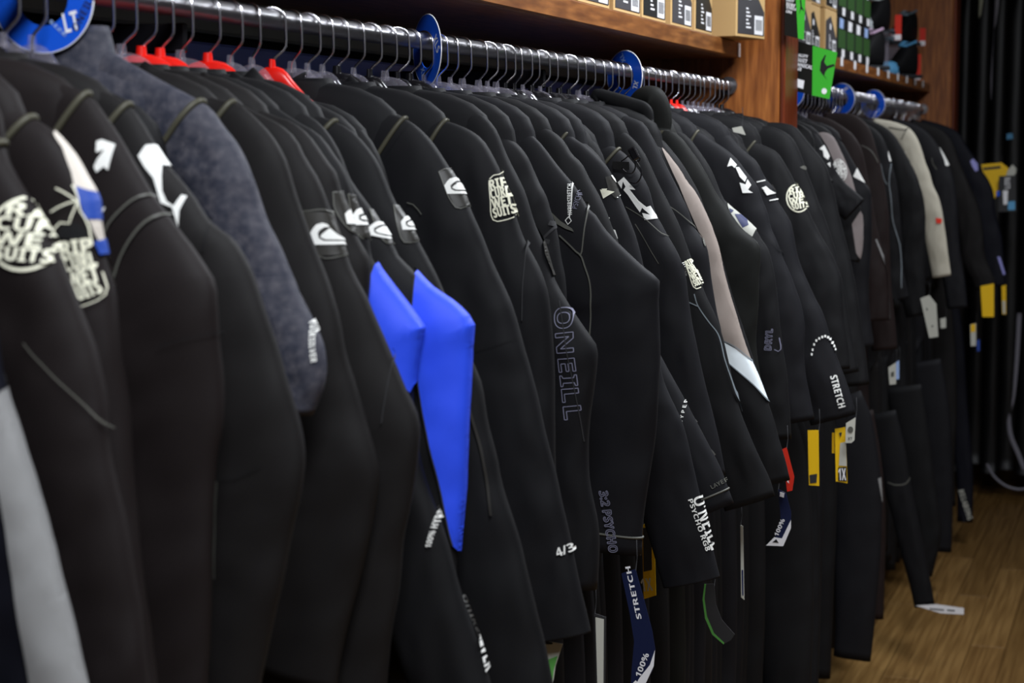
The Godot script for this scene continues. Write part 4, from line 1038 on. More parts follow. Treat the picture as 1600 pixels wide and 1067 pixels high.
	{"label":"wetsuit with tiny spaced white letters and a rolled hem between the lettered sleeves","z":-2.6851,"m":"blueblack","v":1,"w":0.95,"e":[0.02,-0.0783,0.0759,-0.1019,0.1245,-0.1251,0.1554,-0.1481,0.1747,-0.1803,0.1941,-0.2307,0.2097,-0.2858,0.2215,-0.341,0.2363,-0.4055,0.2508,-0.4348,0.2623,-0.4557,0.2758,-0.4784,0.2844,-0.4929,0.3055,-0.531,0.3275,-0.5709,0.3418,-0.598,0.3524,-0.6235,0.362,-0.6472],"hem":1,"d":[[2,"H Y P E R",[0.2886,-0.5339,0.293,-0.5004],0.00439,"white","lettering"],[0,[0.3073,-0.5275,0.3092,-0.5265,0.3102,-0.5311,0.3083,-0.5321],"white","print"],[0,[0.3321,-0.5698,0.3339,-0.5697,0.3368,-0.5788,0.3331,-0.5799],"white","print"],[2,"LAYER",[0.3327,-0.6263,0.3521,-0.616],0.00585,"sheen","lettering"]],"hk":0,"hl":"clear plastic hanger holding the wetsuit with tiny spaced"},
	{"label":"wetsuit with a large double-headed white arrow and a buckled leash loop at the shoulder","z":-2.8525,"m":"blueblack","v":0,"w":1.05,"e":[0.02,-0.0676,0.0229,-0.0877,0.0745,-0.1143,0.1154,-0.131,0.1409,-0.1408,0.1612,-0.1583,0.1795,-0.1825,0.1907,-0.2038,0.201,-0.2407,0.2101,-0.2552,0.2193,-0.2716,0.2304,-0.2889,0.2395,-0.3063,0.2478,-0.3324,0.252,-0.3616,0.2584,-0.4025,0.2657,-0.4345,0.274,-0.4725,0.2833,-0.5094,0.2968,-0.559,0.3051,-0.5921,0.3135,-0.6361],"pipe":[0.1379,-0.1447],"d":[[0,[0.1455,-0.1922,0.1545,-0.1844,0.1727,-0.2037,0.1637,-0.2028,0.1779,-0.2201,0.189,-0.2297,0.194,-0.2278,0.2041,-0.247,0.1871,-0.2492,0.183,-0.2385,0.1941,-0.2413,0.183,-0.2308,0.18,-0.2376,0.1617,-0.2115,0.1546,-0.2038,0.1576,-0.1989,0.1535,-0.1912,0.1516,-0.2019],"white","logo"],[1,[0.1588,-0.2291,0.1699,-0.2358,0.1901,-0.2501,0.2133,-0.2702,0.2223,-0.273],0.00124,"sheen","seam"],[1,[0.1731,-0.2552,0.1903,-0.2822,0.2005,-0.2986,0.2106,-0.3149],0.00104,"sheen","seam"],[2,"HYPER",[0.2415,-0.3143,0.2506,-0.3336],0.00363,"white","lettering"]],"hk":1,"hl":"black plastic hanger holding the wetsuit with a large"},
	{"label":"wetsuit with a cylinder-wrapped cream logo and a grey Y-shaped seam","z":-2.9436,"m":"black","v":0,"w":1.1,"e":[0.02,-0.0728,0.0578,-0.0883,0.1104,-0.1037,0.1522,-0.1388,0.1837,-0.1987,0.2151,-0.2585,0.2361,-0.3133,0.2529,-0.3531,0.2592,-0.368,0.2801,-0.4126,0.297,-0.4724,0.3089,-0.5264,0.3173,-0.5523,0.3298,-0.5821,0.3476,-0.6206,0.3652,-0.6582,0.3726,-0.681],"d":[[1,[0.2276,-0.318,0.2351,-0.3376,0.2432,-0.358,0.2503,-0.358,0.2548,-0.352,0.2477,-0.3362],0.0016,"cream","logo"],[2,"RIP",[0.2314,-0.3259,0.2399,-0.3213],0.01035,"cream","logo"],[2,"CURL",[0.2354,-0.3361,0.2445,-0.3312],0.01035,"cream","logo"],[2,"WET",[0.2393,-0.3462,0.2491,-0.3411],0.01035,"cream","logo"],[2,"SUITS",[0.2433,-0.3563,0.2536,-0.351],0.01035,"cream","logo"],[1,[0.2425,-0.3675,0.2488,-0.3854,0.2654,-0.41,0.2799,-0.4306,0.2904,-0.4684,0.2999,-0.4982,0.3083,-0.525,0.3198,-0.5506],0.0015,"greyseam","seam"],[1,[0.2345,-0.3797,0.2489,-0.3864],0.00171,"greyseam","seam"]],"hk":1,"hl":"black plastic hanger holding the wetsuit with a cylinder-wrapped"},
	{"label":"wide smooth blue-black wetsuit sleeve with a straight shoulder seam","z":-2.9992,"m":"blueblack","v":1,"w":1.15,"e":[0.02,-0.0584,0.0628,-0.0752,0.1087,-0.0867,0.1267,-0.0929,0.1426,-0.1001,0.1522,-0.1143,0.1661,-0.1387,0.1778,-0.1631,0.1906,-0.1875,0.2033,-0.2118,0.2161,-0.2361,0.2268,-0.2655,0.2384,-0.2806,0.2479,-0.2977,0.2523,-0.3211,0.2557,-0.3486,0.2613,-0.3811,0.2657,-0.4045,0.2732,-0.433,0.2768,-0.4739,0.2837,-0.5353,0.2939,-0.6071],"d":[[1,[0.1666,-0.223,0.1939,-0.2349,0.2191,-0.256,0.2359,-0.275,0.2454,-0.2952],0.00131,"sheen","seam"],[1,[0.1109,-0.0859,0.1089,-0.1082,0.1081,-0.1438],0.00174,"black","seam"]],"hk":1,"hl":"black plastic hanger holding the wide smooth blue-black wetsuit"},
	{"label":"wetsuit with a taupe sleeve and a silver-white forearm flash","z":-3.1078,"m":"black","v":2,"w":1.1,"e":[0.02,-0.0641,0.0648,-0.0836,0.1089,-0.107,0.1396,-0.1345,0.1517,-0.146,0.1637,-0.1607,0.1769,-0.1775,0.1878,-0.1954,0.2009,-0.211,0.2163,-0.2382,0.2272,-0.2613,0.2339,-0.2791,0.2427,-0.3042,0.2506,-0.3399,0.2618,-0.3797,0.2706,-0.4059,0.2784,-0.431,0.2884,-0.4614,0.2983,-0.4865,0.3104,-0.5115,0.3246,-0.5459,0.3401,-0.5888,0.3479,-0.6171,0.3567,-0.6432,0.3669,-0.6831],"d":[[0,[0.1426,-0.1345,0.1546,-0.145,0.1797,-0.1763,0.2037,-0.2097,0.219,-0.2368,0.2365,-0.2775,0.2454,-0.3035,0.2532,-0.3391,0.2643,-0.3788,0.2809,-0.4299,0.3007,-0.4852,0.3094,-0.4986,0.2879,-0.4793,0.275,-0.467,0.2545,-0.4529,0.2421,-0.4004,0.2284,-0.3164,0.2174,-0.2872,0.1778,-0.2015,0.1503,-0.1492],"taupe","panel"],[0,[0.2545,-0.4561,0.275,-0.4681,0.2879,-0.4793,0.3008,-0.4873,0.3138,-0.51,0.3269,-0.5433,0.3346,-0.5599,0.3303,-0.5569,0.3098,-0.5313,0.2904,-0.513,0.2646,-0.4907],"silver","panel"],[1,[0.2545,-0.454,0.275,-0.466,0.2879,-0.4772,0.3029,-0.4914],0.00147,"greyseam","stitching"],[1,[0.2646,-0.4917,0.2905,-0.5141,0.3098,-0.5324,0.3292,-0.5559],0.00147,"greyseam","stitching"]],"hk":0,"hl":"clear plastic hanger holding the wetsuit with a taupe sleeve"},
	{"label":"plain black wetsuit with a thin sleeve directly behind the taupe sleeve","z":-3.1559,"m":"black","v":0,"w":0.9,"e":[0.02,-0.0653,0.0738,-0.0871,0.1129,-0.1119,0.1351,-0.1269,0.1518,-0.145,0.1684,-0.1653,0.1851,-0.1919,0.1996,-0.2185,0.2131,-0.2557,0.2299,-0.2982,0.2468,-0.3514,0.2637,-0.4046,0.2861,-0.4683,0.3086,-0.532],"hk":1,"hl":"black plastic hanger holding the plain black wetsuit with a thin"},
	{"label":"plain black wetsuit with an angular elbow beside the striped card label","z":-3.2239,"m":"greenblack","v":2,"w":1.2,"e":[0.0211,-0.0671,0.0782,-0.0883,0.128,-0.1059,0.1517,-0.1234,0.1687,-0.1451,0.1834,-0.1647,0.197,-0.1874,0.2174,-0.2242,0.2331,-0.2436,0.2567,-0.2749,0.2745,-0.2898,0.2878,-0.3037,0.2903,-0.3243,0.2885,-0.3547,0.2879,-0.3972,0.2871,-0.4202,0.2845,-0.4695,0.2918,-0.5241,0.3025,-0.5842,0.3133,-0.6499,0.3216,-0.6937],"pipe":[0.1258,-0.1081],"hk":1,"hl":"black plastic hanger holding the plain black wetsuit with an angular"},
	{"label":"wetsuit with a grey and navy striped label on the upper arm and dry lettering","z":-3.3139,"m":"black","v":0,"w":1,"e":[0.0369,-0.0687,0.0895,-0.0937,0.1358,-0.1162,0.1648,-0.1497,0.1846,-0.1809,0.2068,-0.2298,0.2286,-0.2497,0.2629,-0.2794,0.2721,-0.296,0.2859,-0.3158,0.2977,-0.3602,0.3052,-0.4158,0.3129,-0.4828,0.3214,-0.5274,0.3254,-0.5712,0.3281,-0.6004,0.331,-0.6454],"d":[[0,[0.2094,-0.2295,0.2652,-0.2767,0.2598,-0.2934,0.2405,-0.2792,0.2198,-0.2539],"cardgrey","label"],[0,[0.2266,-0.2549,0.2425,-0.2559,0.2517,-0.2735,0.2427,-0.2781],"navy","label"],[0,[0.2163,-0.245,0.2243,-0.2494,0.2198,-0.2539],"navy","label"],[2,"DRYL",[0.295,-0.4901,0.2968,-0.4531],0.01084,"outline","lettering"],[1,[0.306,-0.4684,0.3085,-0.4919,0.2995,-0.4888],0.00144,"outline","logo"]],"hk":0,"hl":"clear plastic hanger holding the wetsuit with a grey"},
	{"label":"blue-black wetsuit with a slim double-headed white arrow","z":-3.4397,"m":"blueblack","v":0,"w":1.25,"e":[0.0395,-0.0709,0.0817,-0.0897,0.1284,-0.1095,0.1535,-0.1246,0.1796,-0.1408,0.201,-0.158,0.2177,-0.1799,0.2284,-0.1925,0.2402,-0.2085,0.2499,-0.2349,0.2583,-0.2533,0.2657,-0.282,0.2789,-0.3106,0.2874,-0.3347,0.3005,-0.3622,0.3162,-0.4023,0.3235,-0.424,0.3298,-0.4597,0.3294,-0.5061,0.3322,-0.5409,0.3398,-0.5813,0.3498,-0.6276],"pipe":[0.1249,-0.1107],"d":[[0,[0.1918,-0.158,0.2037,-0.1706,0.2002,-0.1764,0.1955,-0.1718,0.1873,-0.1741],"white","logo"],[0,[0.2014,-0.1752,0.2072,-0.1752,0.2215,-0.1935,0.2192,-0.2015,0.2098,-0.1924],"white","logo"],[0,[0.2099,-0.2027,0.2205,-0.2061,0.2227,-0.1969,0.2298,-0.2072,0.2252,-0.2153,0.2335,-0.221,0.216,-0.2211],"white","logo"],[1,[0.2401,-0.2853,0.2578,-0.3012,0.2754,-0.3159,0.2896,-0.3329],0.00125,"black","seam"]],"hk":1,"hl":"black plastic hanger holding the blue-black wetsuit with a slim"},
	{"label":"wetsuit with a small boxed logo, dotted white arc and bold print at the cuff","z":-3.6604,"m":"blueblack","v":2,"w":1.18,"e":[0.0274,-0.0642,0.0783,-0.0891,0.1364,-0.1126,0.1579,-0.1359,0.1793,-0.153,0.1944,-0.1652,0.2058,-0.1859,0.2135,-0.2006,0.2285,-0.2164,0.2338,-0.2371,0.2476,-0.2577,0.2628,-0.2845,0.2747,-0.3393,0.2837,-0.3674,0.299,-0.4001,0.3129,-0.4292,0.3217,-0.4437,0.3332,-0.4729,0.3422,-0.5033,0.3563,-0.5422,0.3703,-0.5761,0.3831,-0.6125,0.3922,-0.6454],"d":[[1,[0.1973,-0.2053,0.2183,-0.2003],0.00186,"white","logo"],[1,[0.2246,-0.2088,0.2308,-0.2173,0.2322,-0.2258],0.0016,"white","logo"],[1,[0.2213,-0.2406,0.2348,-0.238],0.00186,"white","logo"],[0,[0.2061,-0.2163,0.2135,-0.2138,0.2198,-0.2198,0.231,-0.2271,0.2162,-0.2308,0.2112,-0.2235],"white","logo"],[0,[0.2074,-0.2175,0.2123,-0.2138,0.216,-0.2186,0.2124,-0.2223],"white","logo"],[2,"STRETCH",[0.3429,-0.5733,0.361,-0.6341],0.01198,"white","lettering"],[0,[0.3076,-0.5291,0.3108,-0.5295,0.3108,-0.5339,0.3076,-0.5335],"white","dotted_print"],[0,[0.3087,-0.5204,0.3118,-0.5208,0.3119,-0.5253,0.3087,-0.5249],"white","dotted_print"],[0,[0.3109,-0.5105,0.3141,-0.5109,0.3142,-0.5153,0.311,-0.515],"white","dotted_print"],[0,[0.3145,-0.5031,0.3177,-0.5034,0.3178,-0.5079,0.3146,-0.5075],"white","dotted_print"],[0,[0.3193,-0.4992,0.3225,-0.4996,0.3226,-0.504,0.3194,-0.5036],"white","dotted_print"],[0,[0.3242,-0.4966,0.3274,-0.497,0.3274,-0.5014,0.3243,-0.501],"white","dotted_print"],[0,[0.329,-0.4952,0.3322,-0.4956,0.3323,-0.5,0.3291,-0.4996],"white","dotted_print"],[0,[0.334,-0.4975,0.3371,-0.4979,0.3372,-0.5023,0.334,-0.5019],"white","dotted_print"],[0,[0.3377,-0.5011,0.3409,-0.5015,0.3409,-0.5059,0.3378,-0.5055],"white","dotted_print"],[0,[0.3415,-0.5083,0.3446,-0.5087,0.3447,-0.5131,0.3415,-0.5127],"white","dotted_print"],[0,[0.3452,-0.5143,0.3484,-0.5147,0.3485,-0.5191,0.3453,-0.5187],"white","dotted_print"],[0,[0.3477,-0.5204,0.3509,-0.5208,0.351,-0.5252,0.3478,-0.5248],"white","dotted_print"]],"hk":0,"hl":"clear plastic hanger holding the wetsuit with a small boxed"},
	{"label":"wetsuit with a small round cream logo near the wooden post","z":-3.9493,"m":"black","v":2,"w":1.1,"e":[0.0249,-0.0692,0.0928,-0.092,0.1375,-0.1276,0.1604,-0.1381,0.1805,-0.15,0.1968,-0.1736,0.209,-0.1945,0.2186,-0.2128,0.2294,-0.2285,0.2417,-0.2586,0.2554,-0.2874,0.2717,-0.3174,0.2906,-0.3486,0.3028,-0.3734,0.3123,-0.3955,0.3166,-0.4152,0.3198,-0.4507,0.3232,-0.4915,0.3319,-0.5441,0.3367,-0.5916],"pipe":[0.1349,-0.1302],"d":[[1,[0.2464,-0.2382,0.2472,-0.2445,0.2469,-0.2506,0.2455,-0.2564,0.2431,-0.2614,0.2398,-0.2656,0.2357,-0.2686,0.2312,-0.2703,0.2263,-0.2706,0.2213,-0.2695,0.2166,-0.2671,0.2122,-0.2634,0.2085,-0.2587,0.2057,-0.2532,0.2038,-0.2472,0.203,-0.2409,0.2033,-0.2348,0.2047,-0.229,0.2071,-0.2239,0.2104,-0.2198,0.2145,-0.2168,0.2191,-0.2152,0.224,-0.2149,0.2289,-0.216,0.2336,-0.2184,0.238,-0.2221,0.2416,-0.2268,0.2445,-0.2322,0.2464,-0.2382],0.00237,"cream","logo"],[2,"RIP",[0.2082,-0.2341,0.2369,-0.2281],0.01149,"cream","logo"],[2,"CURL",[0.2071,-0.2459,0.2428,-0.2384],0.01149,"cream","logo"],[2,"WET",[0.2094,-0.257,0.2454,-0.2494],0.01149,"cream","logo"],[2,"SUITS",[0.2149,-0.2674,0.2447,-0.2611],0.01149,"cream","logo"],[0,[0.2212,-0.2147,0.2208,-0.2067,0.225,-0.2059,0.2281,-0.2156],"cream","logo"]],"hk":0,"hl":"clear plastic hanger holding the wetsuit with a small round"},
	{"label":"plain black wetsuit hanging last but one before the wooden post","z":-4.0886,"m":"black","v":2,"w":1.05,"e":[0.02,-0.0667,0.0871,-0.0903,0.1328,-0.0932,0.1632,-0.1028,0.184,-0.1178,0.1966,-0.1381,0.2079,-0.1638,0.2179,-0.1908,0.2292,-0.2192,0.242,-0.2517,0.259,-0.2936,0.2761,-0.3409,0.2906,-0.395,0.3053,-0.4628,0.3203,-0.5443,0.335,-0.6123],"leg":[0.1956,-0.7015,0.2218,-0.784,0.2374,-0.895,0.2456,-1.0634,0.2437,-1.3007,0.2372,-1.4203],"legw":1,"d":[[0,[0.2035,-0.1813,0.2102,-0.1772,0.2184,-0.1812,0.2144,-0.1867],"sheen","logo"]],"hk":0,"hl":"clear plastic hanger holding the plain black wetsuit hanging"},
	{"label":"black wetsuit hanging against the wooden post","z":-4.2298,"m":"black","v":1,"w":1,"e":[0.02,-0.0615,0.091,-0.0817,0.1366,-0.0847,0.1651,-0.0932,0.1866,-0.117,0.2039,-0.138,0.2196,-0.1561,0.2369,-0.1826,0.2532,-0.2356,0.2667,-0.2915,0.2861,-0.3613,0.3027,-0.4312,0.3168,-0.5154,0.3279,-0.5856,0.3375,-0.6561],"leg":[0.1848,-0.7203,0.2119,-0.8055,0.2294,-0.9202,0.238,-1.0941,0.2381,-1.2846,0.2347,-1.4327],"legw":1,"hk":1,"hl":"black plastic hanger holding the black wetsuit hanging against"},
	{"label":"short-sleeved black wetsuit, first beyond the wooden post","z":-4.6,"m":"black","v":2,"w":1,"e":[0.02,-0.0581,0.0722,-0.0767,0.1188,-0.1043,0.1344,-0.1256,0.1485,-0.1469,0.1642,-0.1711,0.1862,-0.2106,0.1924,-0.2181],"hk":0,"hl":"clear plastic hanger holding the short-sleeved black wetsuit first"},
	{"label":"short-sleeved black wetsuit with an upward white arrow","z":-4.74,"m":"coolblack","v":1,"w":0.9,"e":[0.02,-0.0557,0.078,-0.0749,0.1178,-0.097,0.1387,-0.122,0.1597,-0.1611,0.1743,-0.1907,0.1952,-0.2204,0.2221,-0.2436,0.2459,-0.2653],"d":[[0,[0.1363,-0.1423,0.1502,-0.1283,0.1598,-0.1408,0.1552,-0.147,0.16,-0.1579,0.1571,-0.1688,0.1476,-0.1611,0.1442,-0.1455],"white","logo"],[0,[0.1557,-0.1782,0.1619,-0.1751,0.1637,-0.1875],"white","logo"]],"hk":0,"hl":"clear plastic hanger holding the short-sleeved black wetsuit with an upward"},
	{"label":"wetsuit with a taupe shoulder stripe and a round white logo","z":-4.9,"m":"black","v":2,"w":0.95,"e":[0.02,-0.0498,0.0559,-0.0711,0.1018,-0.0891,0.1395,-0.1101,0.1561,-0.1376,0.1746,-0.1762,0.1898,-0.2149,0.2001,-0.2503,0.2153,-0.2906,0.2211,-0.3471,0.219,-0.4039,0.2129,-0.4283],"d":[[0,[0.058,-0.0697,0.1038,-0.0876,0.1414,-0.1086,0.158,-0.136,0.1764,-0.1745,0.1915,-0.2131,0.2035,-0.2533,0.179,-0.2309,0.149,-0.1778,0.1289,-0.1343,0.109,-0.1053],"taupe2","panel"],[0,[0.1952,-0.3308,0.214,-0.2983,0.2256,-0.3224,0.2252,-0.387,0.2162,-0.4211,0.2062,-0.4035],"taupe2","panel"],[1,[0.1762,-0.1919,0.1775,-0.1978,0.178,-0.2037,0.1777,-0.2092,0.1766,-0.2139,0.1748,-0.2178,0.1724,-0.2205,0.1695,-0.222,0.1662,-0.2222,0.1627,-0.221,0.1592,-0.2185,0.1558,-0.2149,0.1528,-0.2103,0.1502,-0.2049,0.1482,-0.1991,0.147,-0.1931,0.1465,-0.1873,0.1468,-0.1818,0.1478,-0.177,0.1496,-0.1732,0.1521,-0.1705,0.155,-0.169,0.1583,-0.1688,0.1618,-0.17,0.1653,-0.1725,0.1687,-0.1761,0.1717,-0.1807,0.1743,-0.1861,0.1762,-0.1919],0.00161,"white","logo"],[2,"RIP",[0.1497,-0.1868,0.1687,-0.1819],0.01128,"white","logo"],[2,"CURL",[0.1503,-0.198,0.1738,-0.1919],0.01128,"white","logo"],[2,"WET",[0.1531,-0.2087,0.1768,-0.2025],0.01128,"white","logo"],[2,"SUITS",[0.1581,-0.2187,0.1777,-0.2136],0.01128,"white","logo"]],"hk":0,"hl":"clear plastic hanger holding the wetsuit with a taupe shoulder"},
	{"label":"black wetsuit with a squared elbow and a half-hidden round white logo","z":-5.06,"m":"blueblack","v":1,"w":0.95,"e":[0.02,-0.047,0.0849,-0.0824,0.1137,-0.0975,0.1392,-0.1241,0.1597,-0.1574,0.1769,-0.1873,0.1906,-0.2122,0.2026,-0.2321,0.2144,-0.2453,0.2182,-0.2702,0.2217,-0.3702,0.2181,-0.4456,0.2157,-0.496,0.2224,-0.5883,0.2337,-0.6554],"leg":[0.1999,-0.7759,0.2297,-0.8428,0.256,-0.9951,0.2625,-1.0735,0.2602,-1.2181,0.2485,-1.4009,0.2402,-1.5009],"legw":1,"d":[[0,[0.1725,-0.2138,0.1804,-0.1905,0.1905,-0.2004,0.2043,-0.2319],"white","logo"],[1,[0.0869,-0.0826,0.1156,-0.0976,0.141,-0.1242],0.0024,"sheen","seam"]],"ld":[[0,[0.2503,-1.0061,0.2586,-1.0023,0.2645,-1.0514,0.2615,-1.0704,0.2558,-1.0348],"palegrey","print"]],"hk":0,"hl":"clear plastic hanger holding the black wetsuit with a squared"},  # pale strip along the shoulder outline is a highlight painted on its edge
	{"label":"dark brown wetsuit with a folded collar and a white tab","z":-5.25,"m":"darkbrown","v":0,"w":0.9,"e":[0.02,-0.0437,0.0827,-0.0648,0.1316,-0.096,0.1457,-0.1115,0.1616,-0.1373,0.1726,-0.1752,0.182,-0.22,0.1934,-0.2751,0.2067,-0.3441,0.2253,-0.4217,0.2406,-0.4995,0.2494,-0.6036],"leg":[0.2085,-0.8513,0.2337,-0.9915,0.2468,-1.1329,0.2485,-1.3114,0.2473,-1.43],"legw":0.7,"d":[[1,[0.2074,-0.3851,0.2218,-0.4212,0.2363,-0.4641,0.2443,-0.5246,0.2467,-0.5592,0.2492,-0.5991],0.00421,"palegrey","stripe"],[0,[0.1331,-0.0755,0.1399,-0.0738,0.1403,-0.0944,0.1335,-0.0978],"sheen","tab"]],"hk":0,"hl":"clear plastic hanger holding the dark brown wetsuit with a folded"},
	{"label":"dark brown wetsuit with a pale arc seam across the shoulder","z":-5.5,"m":"darkbrown","v":2,"w":0.95,"e":[0.02,-0.0393,0.0966,-0.0434,0.1256,-0.058,0.1477,-0.0832,0.1627,-0.1192,0.1723,-0.1552,0.1819,-0.1875,0.1937,-0.2451,0.2059,-0.3172,0.2112,-0.4076,0.2169,-0.5164,0.2299,-0.6253,0.2387,-0.7072],"d":[[1,[0.1287,-0.1318,0.1468,-0.1408,0.1614,-0.1551,0.1744,-0.1803],0.0024,"sheen","seam"]],"hk":0,"hl":"clear plastic hanger holding the dark brown wetsuit with a pale"},
	{"label":"black wetsuit with grey sleeve piping and a white logo","z":-5.8,"m":"coolblack","v":0,"w":0.9,"e":[0.02,-0.0416,0.0706,-0.0534,0.1089,-0.0744,0.1319,-0.0915,0.1494,-0.1143,0.1613,-0.1465,0.1734,-0.1862,0.1874,-0.2317,0.1961,-0.2885,0.2055,-0.3835,0.2134,-0.4979,0.2259,-0.555,0.2322,-0.5854],"leg":[0.2003,-0.9228,0.2312,-1.0381,0.2463,-1.125,0.2819,-1.2832,0.3114,-1.4225,0.3285,-1.5098],"legw":0.62,"d":[[0,[0.1608,-0.1351,0.1663,-0.1294,0.1741,-0.1464,0.1783,-0.1672,0.1859,-0.1729,0.1842,-0.1804,0.1672,-0.1786,0.1632,-0.1635],"white","logo"],[1,[0.1429,-0.1862,0.1551,-0.2316,0.1629,-0.2468],0.00232,"greyseam","seam"],[1,[0.1711,-0.1861,0.1685,-0.241,0.175,-0.2884,0.182,-0.3548,0.2023,-0.4306,0.2104,-0.5545],0.00232,"greyseam","seam"]],"ld":[[1,[0.184,-1.1411,0.2071,-1.1476,0.2355,-1.1421,0.2484,-1.122],0.00338,"sheen","seam"]],"hk":1,"hl":"black plastic hanger holding the black wetsuit with grey"},
	{"label":"black wetsuit with white dashes down the upper arm","z":-6.12,"m":"black","v":1,"w":0.95,"e":[0.02,-0.0405,0.0636,-0.0528,0.1138,-0.0769,0.1442,-0.1069,0.1646,-0.1408,0.1851,-0.1766,0.2058,-0.2204,0.2265,-0.2722,0.2353,-0.312,0.2401,-0.3559,0.2407,-0.4761,0.2452,-0.5966,0.2584,-0.6568],"leg":[0.2386,-0.881,0.266,-1.043,0.2894,-1.2057,0.3104,-1.3484,0.2856,-1.4947],"legw":0.75,"d":[[0,[0.16,-0.1288,0.166,-0.1368,0.1782,-0.1527,0.1723,-0.1547],"white","dash"],[0,[0.1824,-0.1666,0.1883,-0.1646,0.1965,-0.1805,0.1887,-0.1825],"white","dash"],[0,[0.1948,-0.1925,0.2026,-0.1904,0.2275,-0.252,0.2257,-0.258,0.2134,-0.2381],"white","dash"]],"hk":1,"hl":"black plastic hanger holding the black wetsuit with white"},
	{"label":"cream-sleeved wetsuit with a dark shoulder seam","z":-6.42,"m":"creamneo","v":1,"w":0.8,"e":[0.0338,-0.0422,0.0945,-0.053,0.1362,-0.0677,0.153,-0.0782,0.1743,-0.1074,0.1895,-0.1449,0.2028,-0.1866,0.2158,-0.2179,0.2291,-0.2616,0.2463,-0.297,0.2597,-0.345,0.2668,-0.3867,0.2739,-0.4285,0.2836,-0.4954,0.2931,-0.554],"bm":"black","d":[[1,[0.0818,-0.0718,0.1318,-0.0803,0.1502,-0.0741],0.00281,"black","seam"],[1,[0.142,-0.0762,0.1321,-0.0949,0.1262,-0.1116],0.00281,"black","seam"],[0,[0.2408,-0.3657,0.2594,-0.3696,0.2577,-0.3843,0.2433,-0.3845],"red","tag_print"]],"hk":0,"hl":"clear plastic hanger holding the cream-sleeved wetsuit with a dark"},
	{"label":"black wetsuit with a white bone-shaped logo and a tiny star print","z":-6.95,"m":"blueblack","v":2,"w":0.95,"e":[0.0256,-0.0321,0.0933,-0.0505,0.1385,-0.0754,0.168,-0.1048,0.1956,-0.1453,0.2186,-0.1857,0.2374,-0.2307,0.2521,-0.2937,0.2607,-0.3838,0.27,-0.4968,0.2903,-0.6098,0.3012,-0.7004],"leg":[0.2112,-0.8867,0.2466,-1.0696,0.2633,-1.3119,0.2663,-1.4467,0.2649,-1.5846],"legw":0.8,"d":[[0,[0.19,-0.1385,0.1966,-0.134,0.2055,-0.1385,0.2241,-0.1767,0.2308,-0.1812,0.2311,-0.1924,0.2224,-0.2014,0.2136,-0.2014,0.2087,-0.1812],"white","logo"],[1,[0.1664,-0.1745,0.1713,-0.1948,0.185,-0.215],0.00253,"sheen","logo"]],"hk":0,"hl":"clear plastic hanger holding the black wetsuit with a white"},
	{"label":"brown-black wetsuit with a pale-edged shoulder near the far post","z":-7.45,"m":"warm","v":1,"w":1.05,"e":[0.0332,-0.0295,0.0813,-0.0442,0.1342,-0.0637,0.1704,-0.0926,0.1901,-0.1239,0.2077,-0.172,0.2328,-0.2322,0.2651,-0.3042,0.2901,-0.3643,0.3063,-0.4485,0.318,-0.545,0.348,-0.6171,0.3583,-0.6532],"leg":[0.1715,-0.5967,0.2104,-0.8404,0.2267,-1.1352,0.2216,-1.3336,0.2303,-1.5075],"legw":0.7,"d":[[0,[0.2426,-0.2008,0.2496,-0.1983,0.2642,-0.2199,0.2622,-0.2319,0.2526,-0.2271],"white","logo"]],"hk":1,"hl":"black plastic hanger holding the brown-black wetsuit with a pale-edged"},
	{"label":"navy-black wetsuit hanging last in the row with a violet cuff print","z":-7.85,"m":"navyblack","v":0,"w":1.05,"e":[0.0231,-0.0237,0.0989,-0.0443,0.1645,-0.0749,0.2057,-0.1357,0.2416,-0.1863,0.265,-0.2292,0.2906,-0.267,0.309,-0.3125,0.3238,-0.4136,0.3453,-0.4819,0.3547,-0.5655,0.3641,-0.6417,0.37,-0.6823],"leg":[0.1618,-0.6463,0.2048,-0.877,0.2321,-1.1867,0.2545,-1.394,0.2598,-1.5114,0.2603,-1.6424],"legw":0.62,"d":[[0,[0.218,-0.1913,0.2277,-0.1812,0.2455,-0.2013,0.2486,-0.2266,0.2388,-0.2317,0.2259,-0.2115],"lilac","logo"],[0,[0.331,-0.5679,0.3409,-0.5677,0.3623,-0.6359,0.355,-0.6411],"lilac","print"]],"ld":[[2,"BILLABONG",[0.2034,-1.5141,0.2415,-1.6324],0.02004,"taggrey","lettering"]],"hk":0,"hl":"clear plastic hanger holding the navy-black wetsuit hanging last"}
]
